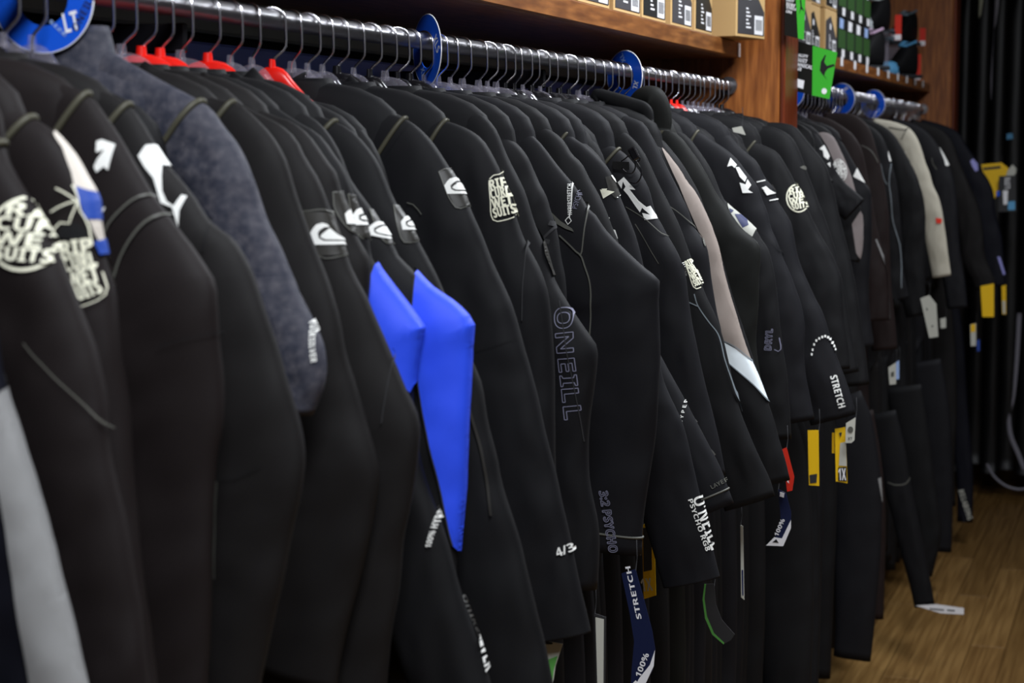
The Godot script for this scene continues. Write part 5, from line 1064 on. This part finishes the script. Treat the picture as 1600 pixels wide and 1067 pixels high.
const FILLERS := [
	[-1.2735,"coolblack",1,"plain black suit behind the wetsuit with a cream",1,"black plastic hanger, one behind the wetsuit with a cream"],
	[-1.4126,"black",1,"plain black suit behind the brown-black wetsuit with a long",0,"clear plastic hanger, one behind the brown-black wetsuit with a long"],
	[-1.4558,"black",2,"second plain black suit behind the brown-black wetsuit with a long",0,"clear plastic hanger, second one behind the brown-black wetsuit with a long"],
	[-1.8306,"warm",2,"plain black suit behind the wetsuit with a slim",0,"clear plastic hanger, one behind the wetsuit with a slim"],
	[-1.881,"black",2,"second plain black suit behind the wetsuit with a slim",0,"clear plastic hanger, second one behind the wetsuit with a slim"],
	[-1.9315,"black",0,"third plain black suit behind the wetsuit with a slim",2,"red plastic hanger, third one behind the wetsuit with a slim"],
	[-2.0236,"black",2,"plain black suit behind the wetsuit with a ribbed shoulder and a logo",0,"clear plastic hanger, one behind the wetsuit with a ribbed shoulder and a logo"],
	[-2.0653,"black",2,"second plain black suit behind the wetsuit with a ribbed shoulder and a logo",0,"clear plastic hanger, second one behind the wetsuit with a ribbed shoulder and a logo"],
	[-2.1569,"black",1,"plain black suit behind the wetsuit with a tall",0,"clear plastic hanger, one behind the wetsuit with a tall"],
	[-2.2067,"warm",0,"second plain black suit behind the wetsuit with a tall",1,"black plastic hanger, second one behind the wetsuit with a tall"],
	[-2.2989,"warm",0,"plain black suit behind the wetsuit with large outlined",1,"black plastic hanger, one behind the wetsuit with large outlined"],
	[-2.392,"black",0,"plain black suit behind the wetsuit with faint dark",0,"clear plastic hanger, one behind the wetsuit with faint dark"],
	[-2.4918,"warm",0,"plain black suit behind the bluish black wetsuit with a sharp",0,"clear plastic hanger, one behind the bluish black wetsuit with a sharp"],
	[-2.6466,"black",1,"plain black suit behind the wetsuit with a ribbed shoulder and a small",0,"clear plastic hanger, one behind the wetsuit with a ribbed shoulder and a small"],
	[-2.727,"black",0,"plain black suit behind the wetsuit with tiny spaced",1,"black plastic hanger, one behind the wetsuit with tiny spaced"],
	[-2.7688,"black",2,"second plain black suit behind the wetsuit with tiny spaced",1,"black plastic hanger, second one behind the wetsuit with tiny spaced"],
	[-2.8107,"coolblack",1,"third plain black suit behind the wetsuit with tiny spaced",0,"clear plastic hanger, third one behind the wetsuit with tiny spaced"],
	[-2.898,"black",1,"plain black suit behind the wetsuit with a large",0,"clear plastic hanger, one behind the wetsuit with a large"],
	[-3.0535,"coolblack",0,"plain black suit behind the wide smooth blue-black wetsuit",1,"black plastic hanger, one behind the wide smooth blue-black wetsuit"],
	[-3.2689,"coolblack",0,"plain black suit behind the plain black wetsuit with an angular",0,"clear plastic hanger, one behind the plain black wetsuit with an angular"],
	[-3.3558,"coolblack",0,"plain black suit behind the wetsuit with a grey",0,"clear plastic hanger, one behind the wetsuit with a grey"],
	[-3.3977,"coolblack",1,"second plain black suit behind the wetsuit with a grey",1,"black plastic hanger, second one behind the wetsuit with a grey"],
	[-3.4838,"black",0,"plain black suit behind the blue-black wetsuit with a slim",0,"clear plastic hanger, one behind the blue-black wetsuit with a slim"],
	[-3.528,"warm",2,"second plain black suit behind the blue-black wetsuit with a slim",1,"black plastic hanger, second one behind the blue-black wetsuit with a slim"],
	[-3.5721,"coolblack",2,"third plain black suit behind the blue-black wetsuit with a slim",0,"clear plastic hanger, third one behind the blue-black wetsuit with a slim"],
	[-3.6163,"black",2,"fourth plain black suit behind the blue-black wetsuit with a slim",0,"clear plastic hanger, fourth one behind the blue-black wetsuit with a slim"],
	[-3.7086,"black",1,"plain black suit behind the wetsuit with a small boxed",1,"black plastic hanger, one behind the wetsuit with a small boxed"],
	[-3.7567,"black",1,"second plain black suit behind the wetsuit with a small boxed",2,"red plastic hanger, second one behind the wetsuit with a small boxed"],
	[-3.8049,"black",0,"third plain black suit behind the wetsuit with a small boxed",2,"red plastic hanger, third one behind the wetsuit with a small boxed"],
	[-3.853,"coolblack",1,"fourth plain black suit behind the wetsuit with a small boxed",0,"clear plastic hanger, fourth one behind the wetsuit with a small boxed"],
	[-3.9012,"black",1,"fifth plain black suit behind the wetsuit with a small boxed",0,"clear plastic hanger, fifth one behind the wetsuit with a small boxed"],
	[-3.9958,"black",0,"plain black suit behind the wetsuit with a small round",0,"clear plastic hanger, one behind the wetsuit with a small round"],
	[-4.0422,"black",1,"second plain black suit behind the wetsuit with a small round",0,"clear plastic hanger, second one behind the wetsuit with a small round"],
	[-4.1357,"black",0,"plain black suit behind the plain black wetsuit hanging",0,"clear plastic hanger, one behind the plain black wetsuit hanging"],
	[-4.1828,"coolblack",2,"second plain black suit behind the plain black wetsuit hanging",1,"black plastic hanger, second one behind the plain black wetsuit hanging"],
	[-4.67,"warm",2,"plain black suit behind the short-sleeved black wetsuit first",0,"clear plastic hanger, one behind the short-sleeved black wetsuit first"],
	[-4.7933,"black",0,"plain black suit behind the short-sleeved black wetsuit with an upward",0,"clear plastic hanger, one behind the short-sleeved black wetsuit with an upward"],
	[-4.8467,"black",1,"second plain black suit behind the short-sleeved black wetsuit with an upward",0,"clear plastic hanger, second one behind the short-sleeved black wetsuit with an upward"],
	[-4.9533,"black",1,"plain black suit behind the wetsuit with a taupe shoulder",1,"black plastic hanger, one behind the wetsuit with a taupe shoulder"],
	[-5.0067,"coolblack",0,"second plain black suit behind the wetsuit with a taupe shoulder",0,"clear plastic hanger, second one behind the wetsuit with a taupe shoulder"],
	[-5.1233,"warm",1,"plain black suit behind the black wetsuit with a squared",0,"clear plastic hanger, one behind the black wetsuit with a squared"],
	[-5.1867,"black",0,"second plain black suit behind the black wetsuit with a squared",0,"clear plastic hanger, second one behind the black wetsuit with a squared"],
	[-5.3125,"coolblack",2,"plain black suit behind the dark brown wetsuit with a folded",0,"clear plastic hanger, one behind the dark brown wetsuit with a folded"],
	[-5.375,"warm",2,"second plain black suit behind the dark brown wetsuit with a folded",0,"clear plastic hanger, second one behind the dark brown wetsuit with a folded"],
	[-5.4375,"warm",2,"third plain black suit behind the dark brown wetsuit with a folded",0,"clear plastic hanger, third one behind the dark brown wetsuit with a folded"],
	[-5.56,"coolblack",1,"plain black suit behind the dark brown wetsuit with a pale",0,"clear plastic hanger, one behind the dark brown wetsuit with a pale"],
	[-5.62,"warm",2,"second plain black suit behind the dark brown wetsuit with a pale",0,"clear plastic hanger, second one behind the dark brown wetsuit with a pale"],
	[-5.68,"coolblack",0,"third plain black suit behind the dark brown wetsuit with a pale",0,"clear plastic hanger, third one behind the dark brown wetsuit with a pale"],
	[-5.74,"coolblack",0,"fourth plain black suit behind the dark brown wetsuit with a pale",1,"black plastic hanger, fourth one behind the dark brown wetsuit with a pale"],
	[-5.864,"warm",2,"plain black suit behind the black wetsuit with grey",1,"black plastic hanger, one behind the black wetsuit with grey"],
	[-5.928,"black",1,"second plain black suit behind the black wetsuit with grey",0,"clear plastic hanger, second one behind the black wetsuit with grey"],
	[-5.992,"warm",0,"third plain black suit behind the black wetsuit with grey",1,"black plastic hanger, third one behind the black wetsuit with grey"],
	[-6.056,"black",2,"fourth plain black suit behind the black wetsuit with grey",0,"clear plastic hanger, fourth one behind the black wetsuit with grey"],
	[-6.18,"warm",0,"plain black suit behind the black wetsuit with white",2,"red plastic hanger, one behind the black wetsuit with white"],
	[-6.24,"black",0,"second plain black suit behind the black wetsuit with white",2,"red plastic hanger, second one behind the black wetsuit with white"],
	[-6.3,"coolblack",1,"third plain black suit behind the black wetsuit with white",1,"black plastic hanger, third one behind the black wetsuit with white"],
	[-6.36,"black",2,"fourth plain black suit behind the black wetsuit with white",0,"clear plastic hanger, fourth one behind the black wetsuit with white"],
	[-6.4789,"black",2,"plain black suit behind the cream-sleeved wetsuit with a dark",0,"clear plastic hanger, one behind the cream-sleeved wetsuit with a dark"],
	[-6.5378,"black",2,"second plain black suit behind the cream-sleeved wetsuit with a dark",0,"clear plastic hanger, second one behind the cream-sleeved wetsuit with a dark"],
	[-6.5967,"black",2,"third plain black suit behind the cream-sleeved wetsuit with a dark",0,"clear plastic hanger, third one behind the cream-sleeved wetsuit with a dark"],
	[-6.6556,"black",0,"fourth plain black suit behind the cream-sleeved wetsuit with a dark",0,"clear plastic hanger, fourth one behind the cream-sleeved wetsuit with a dark"],
	[-6.7144,"warm",0,"fifth plain black suit behind the cream-sleeved wetsuit with a dark",1,"black plastic hanger, fifth one behind the cream-sleeved wetsuit with a dark"],
	[-6.7733,"black",1,"sixth plain black suit behind the cream-sleeved wetsuit with a dark",1,"black plastic hanger, sixth one behind the cream-sleeved wetsuit with a dark"],
	[-6.8322,"coolblack",0,"seventh plain black suit behind the cream-sleeved wetsuit with a dark",0,"clear plastic hanger, seventh one behind the cream-sleeved wetsuit with a dark"],
	[-6.8911,"black",0,"eighth plain black suit behind the cream-sleeved wetsuit with a dark",0,"clear plastic hanger, eighth one behind the cream-sleeved wetsuit with a dark"],
	[-7.0125,"coolblack",2,"plain black suit behind the black wetsuit with a white",1,"black plastic hanger, one behind the black wetsuit with a white"],
	[-7.075,"warm",0,"second plain black suit behind the black wetsuit with a white",1,"black plastic hanger, second one behind the black wetsuit with a white"],
	[-7.1375,"black",0,"third plain black suit behind the black wetsuit with a white",0,"clear plastic hanger, third one behind the black wetsuit with a white"],
	[-7.2,"coolblack",1,"fourth plain black suit behind the black wetsuit with a white",0,"clear plastic hanger, fourth one behind the black wetsuit with a white"],
	[-7.2625,"coolblack",0,"fifth plain black suit behind the black wetsuit with a white",0,"clear plastic hanger, fifth one behind the black wetsuit with a white"],
	[-7.325,"coolblack",1,"sixth plain black suit behind the black wetsuit with a white",0,"clear plastic hanger, sixth one behind the black wetsuit with a white"],
	[-7.3875,"warm",1,"seventh plain black suit behind the black wetsuit with a white",0,"clear plastic hanger, seventh one behind the black wetsuit with a white"],
	[-7.5167,"coolblack",0,"plain black suit behind the brown-black wetsuit with a pale-edged",1,"black plastic hanger, one behind the brown-black wetsuit with a pale-edged"],
	[-7.5833,"black",2,"second plain black suit behind the brown-black wetsuit with a pale-edged",0,"clear plastic hanger, second one behind the brown-black wetsuit with a pale-edged"],
	[-7.65,"coolblack",2,"third plain black suit behind the brown-black wetsuit with a pale-edged",1,"black plastic hanger, third one behind the brown-black wetsuit with a pale-edged"],
	[-7.7167,"black",1,"fourth plain black suit behind the brown-black wetsuit with a pale-edged",0,"clear plastic hanger, fourth one behind the brown-black wetsuit with a pale-edged"],
	[-7.7833,"black",0,"fifth plain black suit behind the brown-black wetsuit with a pale-edged",0,"clear plastic hanger, fifth one behind the brown-black wetsuit with a pale-edged"]
]
const SIGNS := [
	{"label":"upper glossy black and green placard fixed to the post front","z":-4.28,"all":[0.129,1.9583,0.1747,1.946,0.1721,1.8397,0.1291,1.8503],"green":[0.1519,1.9521,0.1747,1.946,0.1721,1.8397,0.1593,1.8428],"figure":[[0.1623,1.9267,0.1651,1.9295,0.1667,1.9126,0.1726,1.9013,0.1654,1.9071,0.1613,1.896,0.1639,1.9127]],"text":[["QUALITY",0.1309,1.9247,0.1481,1.9201,0.007],["SURF",0.1311,1.9163,0.1511,1.9102,0.007],["TECHNICAL",0.1312,1.9093,0.1541,1.9031,0.006],["LINE",0.1313,1.9008,0.1442,1.8964,0.006]],"dots":[]},
	{"label":"lower black and green placard with white lettering and a leaping figure","z":-4.49,"all":[0.1053,1.8535,0.2136,1.8208,0.1969,1.7138,0.107,1.7352],"green":[0.1563,1.8372,0.2136,1.8208,0.1969,1.7138,0.1566,1.723],"figure":[[0.1762,1.8008,0.1849,1.8154,0.1878,1.8154,0.1837,1.7993,0.1897,1.7904,0.206,1.7945,0.209,1.7901,0.1928,1.7844,0.187,1.7772,0.1842,1.7684,0.1917,1.758,0.1872,1.7625,0.1797,1.7714,0.1736,1.7803]],"text":[["QUALITY",0.1103,1.8136,0.1448,1.8072,0.0085],["SUIT",0.1195,1.8016,0.1435,1.7969,0.0085],["TECHNICAL",0.1046,1.7945,0.1557,1.7827,0.0085],["LINE",0.1093,1.7841,0.1303,1.7794,0.0075]],"dots":[[0.191,1.7322,0.1902,1.7289,0.188,1.7264,0.1849,1.7255,0.1817,1.7264,0.1794,1.7289,0.1785,1.7323,0.1793,1.7357,0.1815,1.7382,0.1846,1.7391,0.1878,1.7381,0.1901,1.7356],[0.1216,1.7617,0.1381,1.7571,0.1354,1.7379,0.1219,1.7425]]}
]
const DISCS := [
	{"label":"blue size ring marked LT on the near rail","z":-1.475,"turn":0.1,"text":[["LT",-38,0.014,0.017,0.033,50,"paper"],["ONEILL",-18,0.035,0.007,0.04,78,"navy"],["SIZE",-62,0.02,0.003,0.029,20,"paleblue"]]},
	{"label":"blue size ring marked XLS turned edge-on among the clear hangers","z":-2.405,"turn":-0.8,"text":[["XLS",12,0.024,0.013,0.034,-70,"paper"],["XLS",-110,0.022,0.012,0.034,40,"paleblue"]]},
	{"label":"dark blue size ring marked XL behind the neoprene hood","z":-3.405,"turn":-0.57,"text":[["XL",-28,0.016,0.012,0.034,-80,"paper"],["XL",100,0.018,0.01,0.034,20,"paleblue"]]},
	{"label":"blue size ring just beyond the first post, half behind the placard","z":-5.05,"turn":-0.38,"text":[["M",60,0.014,0.01,0.035,-30,"paper"]]},
	{"label":"bright blue size ring in the middle of the far rail","z":-5.93,"turn":-0.38,"text":[["ML",62,0.02,0.01,0.035,-28,"paper"],["ML",-100,0.016,0.008,0.035,0,"paper"]]},
	{"label":"bright blue size ring toward the end of the far rail","z":-6.62,"turn":-0.38,"text":[["L",100,0.012,0.01,0.035,-100,"paleblue"],["L",-40,0.012,0.01,0.035,0,"paleblue"]]}
]
const TAGS := [
	{"label":"long curved navy hang tag lettered STRETCH and 100%","z":-2.4,"o":[0.2912,1.051],"p":[-0.019,-0.0073,0,0,0.0133,-0.0451,0.0231,-0.0804,0.0276,-0.1057,0.0244,-0.1335,0.0115,-0.1588,-0.0058,-0.169,-0.0043,-0.136,-0.0011,-0.0969,-0.0074,-0.0596],"m":"tagnavy","d":[[1,"STRETCH",[0.0092,-0.0652,-0.0069,0.0038],0.00678,"paper"],[1,"100%",[0.008,-0.1444,0.0199,-0.1124],0.00763,"paper"],[0,[0.0276,-0.1057,0.0261,-0.1273,0.0158,-0.1506,-0.0058,-0.169,0.0071,-0.1445,0.0209,-0.1261],"paper","print"],[0,[-0.005,-0.156,0.0019,-0.1484,0.0063,-0.1532,0.0002,-0.1607],"paper","print"]]},
	{"label":"shaded yellow hang tag printed 1X beneath the folded sleeve cuffs","z":-2.8,"o":[0.2144,1.0349],"p":[-0.019,-0.0061,-0,-0,0.0039,-0.1138,-0.0152,-0.1212],"m":"tagyellow","d":[[0,[-0.017,-0.011,-0.004,-0.0072,-0.0024,-0.0745,-0.0155,-0.0784],"tagdark","print"],[1,"1X",[-0.0173,-0.1094,-0.0002,-0.1062],0.01977,"taggrey"]]},
	{"label":"white and green hang tag peeping out under a sleeve cuff","z":-1.985,"o":[0.2952,1.0585],"p":[-0,0,0.023,-0.0024,0.0149,-0.0276,0.0105,-0.057,0.0067,-0.0283],"m":"taggrey","d":[[0,[0.0067,-0.0211,0.0178,-0.0158,0.0134,-0.0321,0.0105,-0.0563,0.0075,-0.0319],"taggreen","print"],[0,[0.0015,-0.0013,0.0119,-0.0011,0.0119,-0.0033,0.0022,-0.0041],"ink","print"]]},
	{"label":"narrow grey paper strip tag hanging among the lower legs","z":-2.3,"o":[0.2643,1.0132],"p":[0,-0,0.0152,-0.0038,0.0142,-0.1253,0.004,-0.1262],"m":"tagdark","d":[[0,[0.0017,-0.0049,0.0127,-0.0065,0.0125,-0.1238,0.0057,-0.1244],"taggrey","print"]]},
	{"label":"dark curled strip tag with a green left edge","z":-2.86,"o":[0.2955,0.9316],"p":[-0.0141,-0.0011,-0,-0,0.0033,-0.033,0.0126,-0.0555,0.033,-0.077,0.0271,-0.0866,0.0161,-0.0935,-0.0012,-0.0788,-0.0126,-0.0544,-0.0169,-0.0245],"m":"tagdark","d":[[0,[-0.0151,-0.0011,-0.0126,-0.001,-0.0149,-0.0243,-0.0106,-0.0522,0.0008,-0.0776,0.0171,-0.0914,0.0161,-0.094,-0.0022,-0.0799,-0.0136,-0.0555,-0.0179,-0.0256],"taggreen","print"]]},
	{"label":"very thin upright white tag beneath the silver-flash sleeve","z":-3.07,"o":[0.2922,0.9842],"p":[-0,-0,0.0043,-0.0019,0.0079,-0.1249,0.0025,-0.121],"m":"taggrey","d":[[0,[0.003,-0.0748,0.0057,-0.0746,0.0067,-0.1174,0.0046,-0.1176],"navy","print"]]},
	{"label":"navy crescent hang tag lettered 100% with a white tip and logo","z":-3.2,"o":[0.3297,1.024],"p":[0,-0,0.0133,-0.0059,0.0225,-0.0384,0.0229,-0.0659,0.0102,-0.0966,-0.0195,-0.0986,-0.0032,-0.082,0.0051,-0.0505],"m":"tagnavy","d":[[0,[0.0227,-0.0516,0.0229,-0.0659,0.0102,-0.0977,-0.0195,-0.0986,-0.0054,-0.0832,0.0078,-0.0846],"paper","print"],[0,[-0.0086,-0.0923,-0.0021,-0.0863,0.0024,-0.0927],"ink","print"],[1,"100%",[0.0012,-0.0817,0.0128,-0.0522],0.00734,"paper"],[0,[0.0034,-0.0042,0.0111,-0.006,0.0101,-0.0138,0.0035,-0.0119],"paper","print"]]},
	{"label":"dark red strip tag beside the taupe sleeve cuff","z":-3.25,"o":[0.3339,1.0883],"p":[-0.0078,-0.0038,-0,-0,0.014,-0.0506,0.011,-0.0742,0.0022,-0.0769],"m":"red","d":[[0,[-0.0077,-0.0049,-0.0043,-0.0147,0.0053,-0.0622,0.0019,-0.059],"paper","print"]]},
	{"label":"plain yellow hang tag under a blue-black cuff","z":-3.435,"o":[0.358,1.0936],"p":[-0.0197,-0.001,-0,-0,0.0028,-0.1018,-0.0158,-0.1017],"m":"tagyellow","d":[[0,[-0.015,-0.0828,-0.0011,-0.0797,-0.002,-0.0962,-0.0136,-0.098],"tagdark","print"]]},
	{"label":"slim yellow tag sliver left of the 1X tag","z":-3.665,"o":[0.3509,1.0561],"p":[-0.0049,-0.0002,0,0,0.0007,-0.0398,-0.0042,-0.04],"m":"tagyellow","d":[]},
	{"label":"yellow hang tag with white print and 1X","z":-3.655,"o":[0.3731,1.0697],"p":[-0.0201,-0.0046,-0,0,0.0056,-0.1088,-0.0166,-0.1063],"m":"tagyellow","d":[[0,[-0.0092,-0.0314,0.0017,-0.0284,0.0038,-0.0754,-0.011,-0.0749],"taggrey","print"],[0,[-0.0121,-0.0787,0.0038,-0.0766,0.0049,-0.1052,-0.0117,-0.1048],"ink","print"],[1,"1X",[-0.0111,-0.1035,0.0036,-0.1027],0.02323,"paper"],[0,[-0.012,-0.0117,-0.0059,-0.0102,-0.0082,-0.0202],"tagdark","print"]]},
	{"label":"white swing tag with a round grey emblem at the printed cuff","z":-3.64,"o":[0.3944,1.0912],"p":[-0.018,-0.0119,0,0,-0.0016,-0.0443,-0.0076,-0.0496,-0.0185,-0.0501],"m":"taggrey","d":[[0,[-0.0038,-0.0235,-0.0045,-0.0266,-0.0064,-0.029,-0.0091,-0.0299,-0.0119,-0.0292,-0.0139,-0.0271,-0.0147,-0.024,-0.014,-0.0209,-0.0121,-0.0186,-0.0093,-0.0176,-0.0066,-0.0183,-0.0046,-0.0205],"sheen","print"],[1,"XT",[-0.0138,-0.0437,-0.0053,-0.0433],0.00514,"tagdark"]]},
	{"label":"small white swing tag in front of a twin beneath a brown sleeve","z":-5.485,"o":[0.237,0.996],"p":[-0.0213,-0.0154,-0,-0,0.0012,-0.0622,-0.0168,-0.0647],"m":"taggrey","d":[[0,[-0.0138,-0.0298,-0.0049,-0.0258,-0.0046,-0.0404,-0.0136,-0.0426],"sheen","print"]]},
	{"label":"small grey swing tag half behind a white one","z":-5.51,"o":[0.2427,0.9991],"p":[-0.0107,-0.0059,0,-0,0.0011,-0.0533,-0.0079,-0.0555],"m":"paleblue","d":[]},
	{"label":"long beige cardboard tag on the far rail suits","z":-6.09,"o":[0.2597,1.1442],"p":[-0.0273,-0.0107,0,-0,0.0223,-0.0275,0.0304,-0.1297,0.0029,-0.1346],"m":"taggrey","d":[[0,[-0.0089,-0.0424,-0.005,-0.0403,-0.0029,-0.0462,-0.0068,-0.0484],"tagdark","print"],[0,[0.0099,-0.0941,0.0139,-0.094,0.014,-0.1,0.0101,-0.1002],"tagdark","print"]]},
	{"label":"little pale tag behind the long beige tag","z":-6.915,"o":[0.2294,1.0043],"p":[-0.0199,-0.0051,-0,0,0.0008,-0.0364,-0.017,-0.0392],"m":"taggrey","d":[]},
	{"label":"white paper tag sticking out sideways from a leg cuff above the floor","z":-5.77,"o":[0.3353,0.2384],"p":[-0.0604,-0.0086,0,-0,0.081,-0.0055,0.0814,-0.025,0.0138,-0.0264],"m":"paper","d":[[0,[-0.0205,-0.0134,0.023,-0.0139,0.023,-0.0178,-0.0166,-0.017],"tagdark","print"],[0,[0.0324,-0.0132,0.0549,-0.0134,0.055,-0.0173,0.0324,-0.0171],"tagdark","print"]]},
	{"label":"amber yellow tag below the far navy cuffs","z":-7.4,"o":[0.3545,1.0953],"p":[-0.049,-0.0108,0,-0,0.0031,-0.1254,-0.0391,-0.1266],"m":"tagyellow","d":[]},
	{"label":"narrow ochre tag at the far end of the rail","z":-7.8,"o":[0.3706,1.064],"p":[-0.0171,-0.0055,-0,-0,0.0029,-0.1167,-0.0118,-0.1171],"m":"tagyellow","d":[[0,[-0.0132,-0.0638,-0.0009,-0.0635,0.0004,-0.1142,-0.0094,-0.1145],"taggrey","print"]]},
	{"label":"grey beige swing ticket at a collar by the first post","z":-3.86,"o":[0.1223,1.6452],"p":[-0.0198,-0.0038,-0,-0,0.0081,-0.0181,-0.017,-0.0116],"m":"taggrey","d":[]},
	{"label":"white printed tag on a dark leg at the far end of the rail","z":-7.415,"o":[0.2911,0.9425],"p":[-0.0211,-0.0055,0,0,0.002,-0.0851,-0.0168,-0.0881],"m":"taggrey","d":[[0,[-0.0188,-0.0054,-0.0023,-0.0025,-0.0016,-0.0317,-0.0181,-0.0346],"tagyellow","print"],[0,[0.0039,-0.0656,0.0156,-0.0603,0.0167,-0.1041,0.0073,-0.1068],"royal","print"]]}
]
const BAGS := [
	{"label":"plain black long bag nearest the dark post","x":0.0835,"z":-8.95,"h":2.3,"w":0.06,"turn":0,"m":"bagblack","s":[]},
	{"label":"black long bag with a cream edge strip","x":0.1601,"z":-8.95,"h":2.26,"w":0.072,"turn":0,"m":"bagblack","s":[[[-0.009,-0.1038,-0.0106,-0.2732,-0.0128,-0.4149,-0.0106,-0.5059],0.011,"paleolive",0,"edge_strip"],[[-0.0261,-0.4431,-0.017,-0.4717,-0.0053,-0.4946,0.001,-0.5231],0.008,"bagblack",0.004,"knot"],[[-0.0068,-0.7856,0.0002,-0.8429,-0.0072,-0.8888],0.006,"paleolive",0,"edge_strip"]]},
	{"label":"black long bag with a crinkled silver edge strip","x":0.2335,"z":-8.95,"h":2.3,"w":0.072,"turn":0,"m":"bagblack","s":[[[-0.0129,-0.1056,-0.015,-0.2463,-0.0199,-0.3876,-0.0248,-0.5293,-0.0157,-0.6716,-0.008,-0.8715],0.011,"silverstrip",0,"edge_strip"],[[0.0125,-0.3457,0.0086,-0.4163,0.0076,-0.4871],0.004,"silverstrip",0,"piping"]]},
	{"label":"black long bag with a curved silver piping","x":0.3065,"z":-8.95,"h":2.28,"w":0.078,"turn":0,"m":"bagblack","s":[[[0.0452,-1.5603,0.0392,-1.7636,0.0268,-1.939,0.0122,-2.0274,0.02,-2.1149,0.056,-2.2012,0.086,-2.2731],0.011,"silverstrip",0.01,"piping"]]},
	{"label":"black long bag with a pale lower hem line","x":0.3903,"z":-8.95,"h":2.3,"w":0.078,"turn":0,"m":"bagblack","s":[[[-0.1651,-2.2555,-0.1325,-2.3098,-0.0804,-2.3512,-0.0235,-2.3657,0.0213,-2.3573],0.006,"silverstrip",0.012,"hem_piping"]]},
	{"label":"plain black long bag at the far right of the frame","x":0.468,"z":-8.95,"h":2.28,"w":0.078,"turn":0,"m":"bagblack","s":[]},
	{"label":"outermost black long bag on the far rail","x":0.5507,"z":-8.95,"h":2.3,"w":0.078,"turn":0,"m":"bagblack","s":[]}
]
const LOOSE := [
	{"label":"bright yellow header card hanging past the end of the rail","z":-7.93,"o":[0.3318,1.544],"p":[-0.0797,-0.0078,-0,0,0.0278,-0.0228,-0.0046,-0.1174,-0.0263,-0.1482,-0.0605,-0.0768],"m":"tagyellow","d":[[0,[-0.0719,-0.0206,-0.0047,-0.0127,-0.002,-0.0229,-0.0691,-0.0308],"tagdark"]],"n":"header_card","c":"card"},
	{"label":"rounded cream ticket behind the blue-printed pack","z":-7.96,"o":[0.3721,1.5362],"p":[-0.0338,-0.0435,-0,0,0.0178,-0.0178,0.0133,-0.0357,0.0013,-0.0511],"m":"taggrey","d":[],"n":"swing_ticket","c":"ticket"},
	{"label":"small black accessory pack with white upright lettering and blue squares","z":-7.9,"o":[0.3897,1.4937],"p":[-0.0643,-0.0029,-0,-0,0.006,-0.1422,-0.0633,-0.1455],"m":"tagdark","d":[[1,"LITE",[-0.021,-0.0509,-0.0221,-0.0077],0.01953,"paper"],[0,[-0.048,-0.0612,-0.0282,-0.0586,-0.0293,-0.1145,-0.0441,-0.1172],"paper"],[0,[-0.0271,-0.1043,0.0001,-0.1016,0.001,-0.1372,-0.0262,-0.1374],"sky"],[0,[-0.0727,-0.064,-0.0604,-0.0613,-0.0599,-0.0817,-0.0722,-0.0843],"discblue"]],"n":"accessory_pack","c":"package"},
	{"label":"small square sky-blue tag on a dark bag at the far rail","z":-8.908,"o":[0.3028,1.6684],"p":[-0.025,-0.0028,-0,0,0.0034,-0.0256,-0.0244,-0.0284],"m":"sky","d":[],"n":"blue_clip","c":"tag"}
]
const LEASH_Z := -2.8525
const LEASH_BAND := [0.1395,-0.1601,0.1656,-0.161,0.1667,-0.1735,0.1406,-0.1717]
const LEASH_LOOPS := [[0.1547,-0.1697,0.1607,-0.1755,0.1688,-0.1784,0.1747,-0.1726,0.1756,-0.1629,0.1726,-0.1543,0.1666,-0.1514,0.1596,-0.1562,0.1536,-0.1601],[0.1726,-0.1543,0.1796,-0.1629,0.1847,-0.1735,0.1838,-0.185,0.1768,-0.1928,0.1678,-0.1919],[0.1666,-0.1485,0.1725,-0.1456,0.1806,-0.1514,0.1826,-0.1581,0.1766,-0.16,0.1696,-0.1533]]
const LEASH_BUCKLE := [0.1736,-0.1485]
const HOOD_Z := -3.13
const HOOD_DOME := [0.077,-0.0832,0.0845,-0.0556,0.101,-0.0399,0.1229,-0.0369,0.1405,-0.0455,0.1527,-0.0699,0.1562,-0.0963,0.1542,-0.1122]
const HOOD_BRIM := [0.0208,-0.0535,0.0296,-0.0419,0.0629,-0.0475,0.0959,-0.0573,0.1179,-0.0649,0.1289,-0.0775,0.1312,-0.0965]
